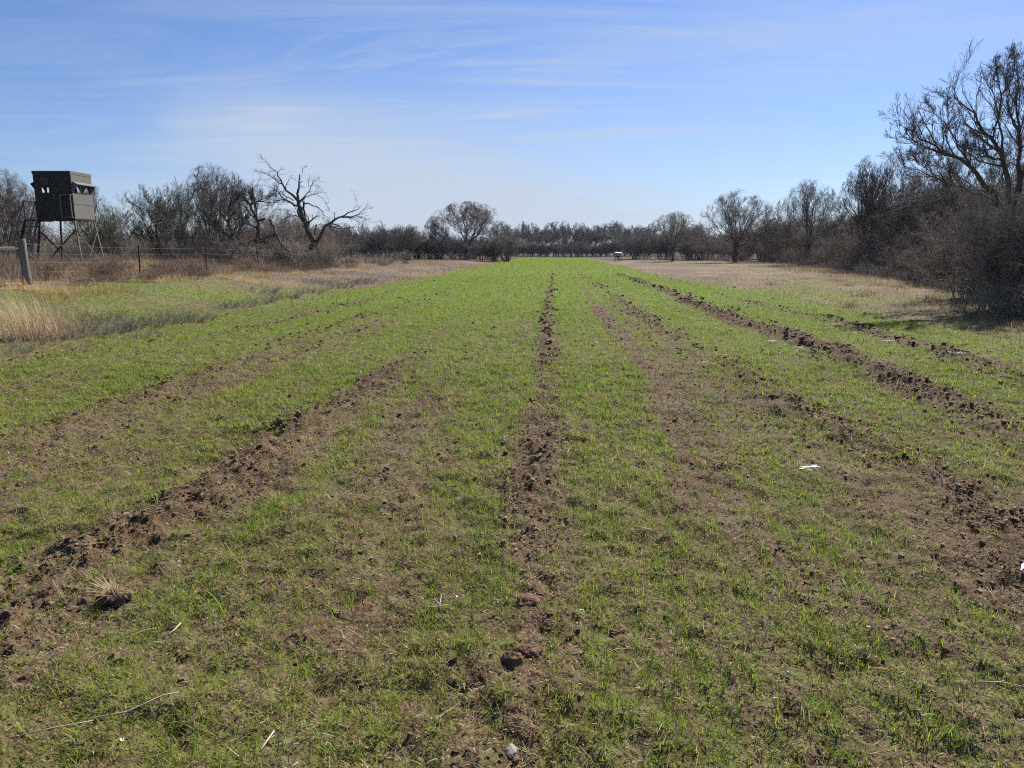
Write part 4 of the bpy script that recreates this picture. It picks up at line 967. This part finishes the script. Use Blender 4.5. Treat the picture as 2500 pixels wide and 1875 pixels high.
# ------------------------------------------------------------------ hunting blind
MAT['blind_shaded'] = noisy('shaded_panel_paint', (.018, .018, .015), (.028, .027, .023), 2.5, .7, bump=.15, bscale=90, spec=.12)  # panel colour darkened to hold the shade of the sides facing away from the sun
MAT['blind_sunlit'] = noisy('sunlit_panel_paint', (.112, .105, .093), (.138, .129, .115), 2.2, .6, bump=.12, bscale=90, spec=.3)  # lighter copy of the panel colour for the sunlit side and roof
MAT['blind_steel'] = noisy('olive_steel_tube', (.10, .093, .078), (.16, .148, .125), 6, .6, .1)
MAT['emblem'] = noisy('grey_emblem_print', (.085, .08, .07), (.12, .115, .10), 9, .7)
def blind():
    D0 = 31.0; W = 1.56; Dp = 1.50
    xr = xat(176, D0, 3.9); xl = xr - W; y0 = D0; y1 = D0+Dp
    zb = ztop(533, D0); zt = ztop(419, D0); g = gz((xl+xr)/2, (y0+y1)/2)
    root = thing('hunting_blind', 'box hunting blind with dark shaded front on tall splayed legs behind the fence', 'hunting blind', ((xl+xr)/2, (y0+y1)/2, g))
    ox, oy, oz = root.location
    zb -= oz; zt -= oz; hx = W/2; hy = Dp/2
    shd, lit, st = MAT['blind_shaded'], MAT['blind_sunlit'], MAT['blind_steel']
    th = .035
    wz0, wz1 = zb+1.06, zb+1.40                     # side window band
    # front wall (towards the camera) with one small window, made of pieces round the opening
    def wall(name, mat, x_or_y, lo, hi, axis, holes, sgn):
        k = MB(); a0, a1 = lo, hi
        holes = sorted(holes)
        def bx(p0, p1, z0, z1):
            if axis == 'y': k.box(p0, p1, x_or_y-th/2, x_or_y+th/2, z0, z1)
            else: k.box(x_or_y-th/2, x_or_y+th/2, p0, p1, z0, z1)
        cur = a0
        for h0, h1, z0, z1 in holes:
            bx(cur, h0, zb, zt); bx(h0, h1, zb, z0); bx(h0, h1, z1, zt); cur = h1
        bx(cur, a1, zb, zt)
        return k.build(name, mat, root)
    fz0, fz1 = zb+1.06, zb+1.26
    wall('front_wall', shd, -hy, -hx, hx, 'y', [(-hx+.30, -hx+.62, fz0, fz1)], -1)
    wall('back_wall', shd, hy, -hx, hx, 'y', [(-hx+.15, -hx+.70, wz0, wz1+.06), (.12, hx-.15, wz0, wz1+.06)], 1)
    r = wall('side_wall', lit, hx, -hy+th/2, hy-th/2, 'x', [(-hy+.16, -hy+.68, wz0, wz1), (.08, .60, wz0, wz1)], 1); r['label'] = 'sunlit taupe side wall with two windows'
    wall('side_wall', shd, -hx, -hy+th/2, hy-th/2, 'x', [(-hy+.10, -.06, wz0-.02, wz1+.10), (.06, hy-.12, wz0-.02, wz1+.10)], -1)
        # roof: slab with a drip rim
    k = MB(); k.box(-hx-.026, hx+.026, -hy-.026, hy+.026, zt+.003, zt+.035)
    k.box(hx+.0205, hx+.026, -hy-.026, hy+.026, zt-.09, zt+.002); k.box(-hx-.026, -hx-.0205, -hy-.026, hy+.026, zt-.09, zt+.002)
    k.build('roof', lit, root)
    k = MB(); k.box(-hx-.02, hx+.02, -hy-.02, hy+.02, zb-.07, zb-.003); k.build('floor', shd, root)
    # door leaf on the front, right two thirds, a darker sheet standing a little proud
    m2 = noisy('darker_door_paint', (.011, .011, .010), (.018, .017, .016), 3, .65, spec=.25)
    k = MB(); k.box(-hx+.74, hx-.03, -hy-.045, -hy-.020, zb+.03, zt-.11); dr = k.build('door', m2, root)
    k = MB(); k.box(-hx+.80, -hx+.83, -hy-.075, -hy-.0465, zb+.85, zb+1.02); k.build('handle', st, dr)
    # vertical seam trim on the front and horizontal seam on the side
    k = MB(); k.box(-hx+.715, -hx+.737, -hy-.030, -hy-.0185, zb+.02, zt-.10); k.build('seam_trim', shd, root)
    k = MB(); k.box(hx+.0185, hx+.030, -hy+.03, hy-.03, zb+.60, zb+.66); k.build('seam_trim', lit, root)
    # window awnings (sheet hinged over the opening)
    def awning(x, s, mat):
        k = MB(); zz_ = wz1+.10
        a = [(x, -hy+.08, zz_), (x, hy-.06, zz_), (x+s*.21, hy-.06, zz_-.10), (x+s*.21, -hy+.08, zz_-.10)]
        b_ = [(p[0], p[1], p[2]+.022) for p in a]
        k.add(a+b_, [(3,2,1,0),(4,5,6,7),(0,1,5,4),(1,2,6,5),(2,3,7,6),(3,0,4,7)])
        aw = k.build('awning', mat, root)
        k = MB()
        for yy in (-hy+.12, .04, hy-.10): k.add([(x+s*.002, yy, wz1+.07), (x+s*.20, yy, wz1-.0), (x+s*.002, yy, wz1-.28), (x+s*.002, yy+.02, wz1+.07), (x+s*.20, yy+.02, wz1-.0), (x+s*.002, yy+.02, wz1-.28)], [(0,1,2),(5,4,3),(0,3,4,1),(1,4,5,2),(2,5,3,0)])
        k.build('bracket', mat, aw)
    awning(hx+.0205, 1, lit); awning(-hx-.0205, -1, shd)
    for px0, px1 in ((-hy+.16, -hy+.68), (.08, .60)):            # sagging corner curtains at the window tops
        k = MB()
        for sx, a in ((1, px0), (-1, px1)): k.add([(hx-.03, a, wz1), (hx-.03, a+sx*.26, wz1), (hx-.03, a, wz0+.08), (hx-.022, a, wz1), (hx-.022, a+sx*.26, wz1), (hx-.022, a, wz0+.08)], [(0,1,2),(5,4,3),(0,3,4,1),(1,4,5,2),(2,5,3,0)])
        k.build('window_corner', shd, root)
    # rectangular tube frame at the front right corner
    k = MB(); yf = -hy-.13; xa = hx-.44; xb = hx-.0; z0, z1 = zb+.02, zb+.98
    k.bar((xa, yf, z0), (xa, yf, z1), .035); k.bar((xa+.02, yf, z1-.018), (xb, yf, z1-.018), .035); k.bar((xa+.02, yf, z0+.018), (xb, yf, z0+.018), .035); k.bar((xb-.018, yf, z0+.04), (xb-.018, yf, z1-.04), .035)
    for zz_ in (z0+.02, z1-.02): k.bar((xb-.018, yf+.02, zz_), (xb-.018, -hy-.02, zz_), .03)
    k.build('guard_frame', st, root)
    # round emblem: ring, antler-like strokes and arc of lettering blocks
    em = MB(); cx_, cz_, R, ye = -hx+.46, zt-.38, .145, -hy-.0205
    def q(a, r): return (cx_+r*math.sin(a), cz_+r*math.cos(a))
    def seg(p0, p1, w):
        dx, dz = p1[0]-p0[0], p1[1]-p0[1]; ln = math.hypot(dx, dz) or 1; nx_, nz_ = -dz/ln*w/2, dx/ln*w/2
        v = [(p0[0]+nx_, ye, p0[1]+nz_), (p0[0]-nx_, ye, p0[1]-nz_), (p1[0]-nx_, ye, p1[1]-nz_), (p1[0]+nx_, ye, p1[1]+nz_)]
        v += [(a, b-.004, c) for a, b, c in v]
        em.add(v, [(0,1,2,3),(7,6,5,4),(0,4,5,1),(1,5,6,2),(2,6,7,3),(3,7,4,0)])
    for i in range(28):
        a0, a1 = -2.15+i*4.3/28, -2.15+(i+1)*4.3/28
        seg(q(a0, R), q(a1, R), .024)
    for i in range(6): seg(q(math.pi-.85+i*.34, R*.82), q(math.pi-.85+i*.34, R*1.12), .024)
    for s in (-1, 1):
        seg((cx_+s*.01, cz_-.03), (cx_+s*.06, cz_+.01), .016); seg((cx_+s*.06, cz_+.01), (cx_+s*.085, cz_+.075), .016)
        seg((cx_+s*.05, cz_+.0), (cx_+s*.11, cz_-.012), .014); seg((cx_+s*.03, cz_-.012), (cx_+s*.03, cz_+.05), .014)
    seg((cx_, cz_-.02), (cx_, cz_-.085), .04)
    em.build('emblem', MAT['emblem'], root)
    # legs, braces
    sp_ = .30; zf = -.25
    tops = {(sx, sy): (Vector((sx*(hx-.04), sy*(hy-.04), zb-.07)), Vector((sx*(hx-.04)+sx*sp_, sy*(hy-.04)+sy*sp_*.7, zf))) for sx in (-1, 1) for sy in (-1, 1)}
    for kx, (a, b) in tops.items():
        k = MB(); k.bar(a, b, .062); k.build('leg', st if kx[0] > 0 else shd, root)  # sunward legs take a lighter colour, the left ones the shaded colour
    def on(kx, t): a, b = tops[kx]; return a.lerp(b, t)
    for A, B in (((-1,-1),(1,-1)), ((1,-1),(1,1))):
        for (p, t0), (q_, t1) in (((A, .16), (B, .86)), ((B, .16), (A, .86))):
            k = MB(); a, b = on(p, t0), on(q_, t1); off = .04 if (p, q_) == (A, B) else -.04
            nrm = (b-a).cross(Vector((0, 0, 1))).normalized()*off
            k.bar(a+nrm, b+nrm, .042); k.build('brace', st if (A[0]+B[0]) > 0 else shd, root)  # braces split into lighter sunward and shaded colours too
    # stair: landing on the left side, treads going down towards the camera
    lx0, lx1 = -hx-.62, -hx-.06; ly0, ly1 = -hy+.05, hy-.35
    k = MB(); k.box(lx0, lx1, ly0, ly1, zb-.10, zb-.05); ld = k.build('landing', shd, root)
    sdir = Vector((0, -.50, -1.0)); top_z = zb-.08; L = (top_z-zf-.2)
    for xx in (lx0+.02, lx1-.02):
        k = MB(); a = Vector((xx, ly0+.02, top_z)); k.bar(a, a+sdir*L, .04, .12); k.build('stringer', st if xx > lx0+.1 else shd, root)
        k = MB(); a = Vector((xx, ly0+.02, top_z+.80)); k.bar(a, a+sdir*(L*.92), .035)
        k.bar(a, (xx, ly0+.02, top_z), .035)
        if xx < lx0+.1: k.bar(a, (xx, ly1-.02, top_z+.80), .035); k.bar((xx, ly1-.02, top_z+.80), (xx, ly1-.02, top_z), .035)
        m_ = a+sdir*(L*.5); k.bar(m_, m_+Vector((0, 0.0, -.80)), .03)
        k.build('handrail', st, root)
    k = MB(); k.bar((lx0+.02, ly1-.02, top_z+.80), (lx1-.02, ly1-.02, top_z+.80), .035); k.bar((lx1-.02, ly1-.02, top_z+.80), (lx1-.02, ly1-.02, top_z), .035); k.build('handrail', shd, root)
    for i in range(1, 9):
        c = Vector(((lx0+lx1)/2, ly0+.02, top_z)) + sdir*(L*i/9.0)
        k = MB(); k.box(lx0+.045, lx1-.045, c.y-.08, c.y+.08, c.z-.02, c.z+.015); k.build('tread', shd, root)
blind()

# ------------------------------------------------------------------ box feeder in the clearing
MAT['feeder_grey'] = noisy('grey_feeder_panel', (.20, .20, .21), (.27, .27, .28), 3, .6, .1)
MAT['feeder_lid'] = noisy('white_feeder_lid', (.66, .66, .67), (.78, .78, .78), 3, .45)
MAT['feeder_dark'] = noisy('dark_feeder_steel', (.022, .021, .020), (.04, .038, .035), 6, .6, .1)
def feeder():
    d = 106.0; x = xat(1508, d, .15); g = gz(x, d)
    root = thing('game_feeder', 'small grey box game feeder with pale lid on four dark legs', 'feeder', (x, d, g), .12)
    w = .43; h = .40
    k = MB(); k.box(-w, w, -h, h, .78, 1.28)
    k.add([(-w, -h, .775), (w, -h, .775), (w, h, .775), (-w, h, .775), (-.12, -.12, .58), (.12, -.12, .58), (.12, .12, .58), (-.12, .12, .58)], [(3,2,1,0),(4,5,6,7),(0,1,5,4),(1,2,6,5),(2,3,7,6),(3,0,4,7)])
    k.build('bin', MAT['feeder_grey'], root)
    k = MB(); k.box(-w-.02, w+.02, -h-.02, h+.02, .70, .777); k.build('band', MAT['feeder_dark'], root)
    k = MB(); k.add([(-w-.04, -h-.04, 1.285), (w+.04, -h-.04, 1.285), (w+.04, h+.04, 1.285), (-w-.04, h+.04, 1.285), (-w, -h*.5, 1.40), (w, -h*.5, 1.37), (w, h*.5, 1.37), (-w, h*.5, 1.40)], [(3,2,1,0),(4,5,6,7),(0,1,5,4),(1,2,6,5),(2,3,7,6),(3,0,4,7)])
    k.build('lid', MAT['feeder_lid'], root)
    for sx in (-1, 1):
        for sy in (-1, 1):
            k = MB(); k.bar((sx*(w-.04), sy*(h-.04), .76), (sx*(w+.06), sy*(h+.06), -.1), .05); k.build('leg', MAT['feeder_dark'], root)
    for sy in (-1, 1):
        k = MB(); k.bar((-w+.0, sy*(h+.03), .30), (w-.0, sy*(h+.03), .30), .035); k.build('crossbar', MAT['feeder_dark'], root)
    k = MB(); k.box(-.26, .26, -.30, -.12, .38, .57); cb = k.build('control_box', MAT['feeder_lid'], root)
    k = MB(); k.tube([(0, -.30, .475), (0, -.34, .475)], .085, 12); k.build('spinner', MAT['feeder_dark'], cb)
feeder()
def barrel():
    d = 152.0; x = xat(1213, d, .25); g = gz(x, d)
    root = thing('barrel', 'small white ended dark barrel raised on legs at the far end of the fence', 'barrel', (x, d, g))
    k = MB(); k.tube([(.03, 0, .95), (.9, .3, .95)], .24, 14); k.build('drum', MAT['feeder_dark'], root, None, True)
    k = MB(); k.tube([(-.02, -.017, .95), (.028, -.001, .95)], .25, 14); k.build('end_cap', MAT['feeder_lid'], root)
    for xx in (.15, .75):
        k = MB(); k.bar((xx, xx*.33-.2, 0), (xx, xx*.33, .75), .06); k.bar((xx, xx*.33+.2, 0), (xx, xx*.33, .75), .06); k.build('stand', MAT['pale_wood'], root)
barrel()

# ------------------------------------------------------------------ small things on the field
MAT['clod'] = noisy('red_brown_clod', (.085, .050, .036), (.20, .125, .088), 22, .95, bump=1.0, bscale=60, spec=.1)
MAT['stone'] = noisy('pale_grey_stone', (.22, .205, .19), (.31, .29, .27), 8, .85, bump=.15, bscale=60)
MAT['stick'] = noisy('bleached_stick', (.30, .26, .20), (.52, .46, .37), 20, .8)
MAT['white_leaf'] = noisy('bleached_leaf', (.36, .34, .30), (.55, .52, .48), 30, .7)
MAT['scrap'] = noisy('white_plastic_scrap', (.70, .70, .72), (.80, .80, .82), 12, .45)
def ground_at(px, py, it=4):
    z = 0.0
    for _ in range(it):
        U = -(py-937.5)/F; t = (EYE-z)/(sp - U*cp); x = (px-1250)/F*t; y = (cp+U*sp)*t; z = gz(x, y)
    return x, y, z
def lump(name, label, cat, px, py, r, seed, mat, flat=.7, group=None, jag=1.0):
    rng = np.random.default_rng(seed)
    nu, nv = 26, 18
    th_ = np.linspace(0, 2*np.pi, nu, endpoint=False); ph = np.linspace(.02, np.pi-.02, nv)
    Pt, Ph = np.meshgrid(th_, ph); X = np.sin(Ph)*np.cos(Pt); Y = np.sin(Ph)*np.sin(Pt); Zq = np.cos(Ph)
    dis = 1 + .30*fbm(X*1.6+seed, Y*1.6+Zq*1.3, seed, 2) + jag*1.6*(.16*fbm(X*4+Zq*3, Y*4-Zq*2+seed, seed+5, 2) + .07*vn(X*11+Zq*9, Y*11, seed+9))
    V = np.stack([X*dis*r*rng.uniform(.9, 1.25), Y*dis*r*rng.uniform(.8, 1.1), Zq*dis*r*flat], -1).reshape(-1, 3)
    i = np.arange(nu*nv).reshape(nv, nu); j = np.roll(i, -1, 1)
    Fa = np.stack([i[:-1], i[1:], j[1:], j[:-1]], -1).reshape(-1, 4)
    x, y, z = ground_at(px, py)
    o = link(name, np_mesh(name, V, Fa, None, True, mat), None, (x, y, z+r*flat*(.35 if jag < 1 else .05)))
    return tag(o, label, cat, group)
lump('dirt_clod', 'largest dark clod of soil low in the centre foreground', 'clod', 1250, 1615, .046, 3, MAT['clod'])
lump('dirt_clod', 'rough clod touching the right side of the largest clod', 'clod', 1296, 1597, .042, 4, MAT['clod'])
lump('dirt_clod', 'sunlit reddish clod alone right of the largest clod', 'clod', 1512, 1545, .042, 5, MAT['clod'])
lump('dirt_clod', 'cracked flat clod left of the pale stone near the bottom edge', 'clod', 990, 1742, .040, 6, MAT['clod'], .5)
lump('dirt_clod', 'clod half buried on the centre ridge above the largest clod', 'clod', 1290, 1470, .046, 7, MAT['clod'], .6)
lump('dirt_clod', 'dark clod on the right side of the nearest brown furrow', 'clod', 1740, 1510, .040, 8, MAT['clod'], .6)
lump('dirt_clod', 'upturned clod on the left furrow beside the sod lump', 'clod', 205, 1480, .045, 9, MAT['clod'], .7)
lump('stone', 'smooth pale grey stone near the bottom edge in the centre', 'stone', 1248, 1838, .022, 12, MAT['stone'], .75, None, .15)
def sod():
    o = lump('sod_lump', 'overturned lump of sod with dry roots on the left furrow', 'sod', 285, 1462, .058, 15, MAT['clod'], .75)
    rng = np.random.default_rng(4); n = 90
    a = rng.random(n)*6.28; rr_ = .05*np.sqrt(rng.random(n))
    V, T, cc = blade_mesh(np.stack([rr_*np.cos(a), rr_*np.sin(a), np.full(n, .035)], 1), a, rng.uniform(.04, .13, n), np.full(n, .003), rng.uniform(.3, 1.5, n), rng.uniform(0, .8, n), pal(rng, n, [(.5,.4,.25), (.4,.3,.18), (.12,.2,.04)], (3, 2, 1)), 3)
    link('roots', np_mesh('roots', V, T, cc, False, MAT['dry']), o)
sod()
def stick(label, px, py, pts, r, branches=(), mat=None, seed=0):
    x, y, z = ground_at(px, py); k = MB()
    def P(p): return (p[0], p[1], terrain(np.array([x+p[0]]), np.array([y+p[1]]))[0]-z + .008 + p[2])
    k.tube([P(p) for p in pts], [r*(1-.5*i/(len(pts)-1)) for i in range(len(pts))], 6)
    for b in branches: k.tube([P(p) for p in b], [r*.7*(1-.6*i/(len(b)-1)) for i in range(len(b))], 5)
    tag(k.build('stick', mat or MAT['stick'], None, (x, y, z), True), label, 'stick')
stick('forked pale stick lying left of the centre ridge', 1058, 1497, [(-.03, 0, .005), (.02, .01, .012), (.065, .018, .01)], .0042, ([(.035, .012, .01), (.025, .05, .02), (.03, .085, .035)], [(.03, .02, .012), (.0, .055, .03)]))
stick('small upright forked twig in the right foreground grass', 1868, 1560, [(0, 0, 0), (.004, .0, .03), (-.005, .01, .07)], .0035, ([(.004, 0, .03), (.03, .01, .055)],))
stick('curled pale stalk lying in the left foreground', 398, 1560, [(0, 0, 0), (.03, .04, .02), (.035, .09, .02), (.0, .12, .012), (-.03, .125, .01)], .0035)
stick('long thin pale stalk at the lower left corner', 130, 1800, [(-.12, -.01, .01), (0, .01, .015), (.12, .03, .01)], .003)
stick('straight pale stalk in the lower centre left', 645, 1830, [(0, -.03, .0), (.004, .02, .01), (.01, .07, .015)], .0042)
stick('grey stick lying along the bottom left grass', 310, 1740, [(-.1, -.05, .01), (0, 0, .015), (.1, .06, .02), (.14, .09, .015)], .003)
stick('long pale stalk at the lower right edge', 2440, 1690, [(-.08, .01, .01), (0, 0, .02), (.1, -.01, .012)], .003)
stick('bent white stalk on the bare patch at the far right of the foreground', 2300, 1190, [(0, 0, 0), (.02, .05, .04), (-.01, .1, .05), (-.06, .12, .03)], .005)
gP = 'bleached leaf scraps scattered in the foreground'
for i, (px, py) in enumerate(((440, 1380), (760, 1783), (300, 1812), (930, 1415), (1170, 1365), (1375, 1397), (1115, 1465), (1420, 1500), (1935, 1502), (1925, 1653), (2120, 1540), (1895, 1712), (1530, 1580), (2055, 1620), (2110, 1215))):
    x, y, z = ground_at(px, py); s = rr.uniform(.008, .014); a = rr.uniform(0, 6.28)
    v = [(math.cos(t)*s*f_, math.sin(t)*s*.62*f_, .004*math.sin(3*t)+.006) for t, f_ in zip(np.linspace(0, 5.5, 8), (1, .8, 1.05, .75, 1, .85, 1.1, .8))]
    v2 = [(p[0], p[1], p[2]+.0012) for p in v]; n = len(v)
    k = MB(); k.add(v+v2, [tuple(range(n-1, -1, -1)), tuple(range(n, 2*n))] + [(j, (j+1) % n, n+(j+1) % n, n+j) for j in range(n)])
    o = k.build('leaf_scrap', MAT['white_leaf'], None, (x, y, z+.012)); o.rotation_euler = (rr.uniform(-.5, .5), rr.uniform(-.5, .5), a)
    tag(o, 'small bleached leaf scrap lying in the foreground grass', 'leaf', gP)
def scrap():
    x, y, z = ground_at(2500, 1396); k = MB()
    v = [(-.035, -.025, .01), (.03, .005, .03), (.06, .05, .035), (-.0, .02, .02)]
    k.add(v+[(a, b+.002, c+.004) for a, b, c in v], [(3,2,1,0),(4,5,6,7),(0,1,5,4),(1,2,6,5),(2,3,7,6),(3,0,4,7)])
    tag(k.build('plastic_scrap', MAT['scrap'], None, (x, y, z+.012)), 'bright white scrap lying at the right edge of the picture', 'scrap')
scrap()
# spider webs: dewy sheets of fine thread over the soil
m, n_, l_, b_ = material('spider_silk'); b_.inputs['Base Color'].default_value = (.50, .51, .53, 1); b_.inputs['Roughness'].default_value = .25; b_.inputs['Specular IOR Level'].default_value = .6
MAT['silk'] = m
webs = [(1978, 1148, .13, 'widest white spider web sheet on the brown strip right of centre'), (1886, 836, .16, 'upper small web at the left foot of the big right ridge'), (1912, 843, .13, 'web second in the row at the left foot of the big right ridge'), (1945, 848, .15, 'lowest web in the row at the left foot of the big right ridge'), (1718, 889, .10, 'single web in the grass left of the big right ridge'), (1347, 836, .11, 'web on the right side of the centre ridge'),
        (2046, 795, .16, 'web at the upper end of the farthest right ridge'), (2172, 836, .12, 'web beside the middle of the farthest right ridge'), (2340, 860, .17, 'web right of the farthest right ridge near the edge'), (2292, 850, .14, 'web lying on top of the farthest right ridge'), (1512, 706, .3, 'tiny glint of web far up the big right ridge')]
for i, (px, py, r, lab) in enumerate(webs):
    x, y, z = ground_at(px, py); rng = np.random.default_rng(200+i); k = MB()
    for q in range(34):
        a = rng.random()*6.28; c = rng.normal(0, r*.32, 2); ln = r*rng.uniform(.2, .75)
        p = np.array([c - ln*np.array((math.cos(a), math.sin(a))), c, c + ln*np.array((math.cos(a), math.sin(a)))])
        p[:, 1] *= .8; zt_ = .028 + .006*rng.random(3)
        k.tube([(p[j, 0], p[j, 1], zt_[j]) for j in range(3)], .0006*max(1, y/7), 3)
    tag(k.build('spider_web', MAT['silk'], None, (x, y, z)), lab, 'spider web')

# ------------------------------------------------------------------ the air
def haze():
    k = MB(); k.box(-330, 330, -60, 330, -2.0, 16.0)
    m = bpy.data.materials.new('haze'); m.use_nodes = True; n = m.node_tree.nodes; l = m.node_tree.links
    for q in list(n): n.remove(q)
    o = N(n, 'ShaderNodeOutputMaterial'); v = N(n, 'ShaderNodeVolumePrincipled'); l.new(v.outputs[0], o.inputs['Volume'])
    v.inputs['Color'].default_value = (.80, .88, 1.0, 1); v.inputs['Density'].default_value = .00012; v.inputs['Anisotropy'].default_value = .2
    tag(k.build('haze', m), 'thin pale haze over the field', 'haze', None, 'stuff')
haze()
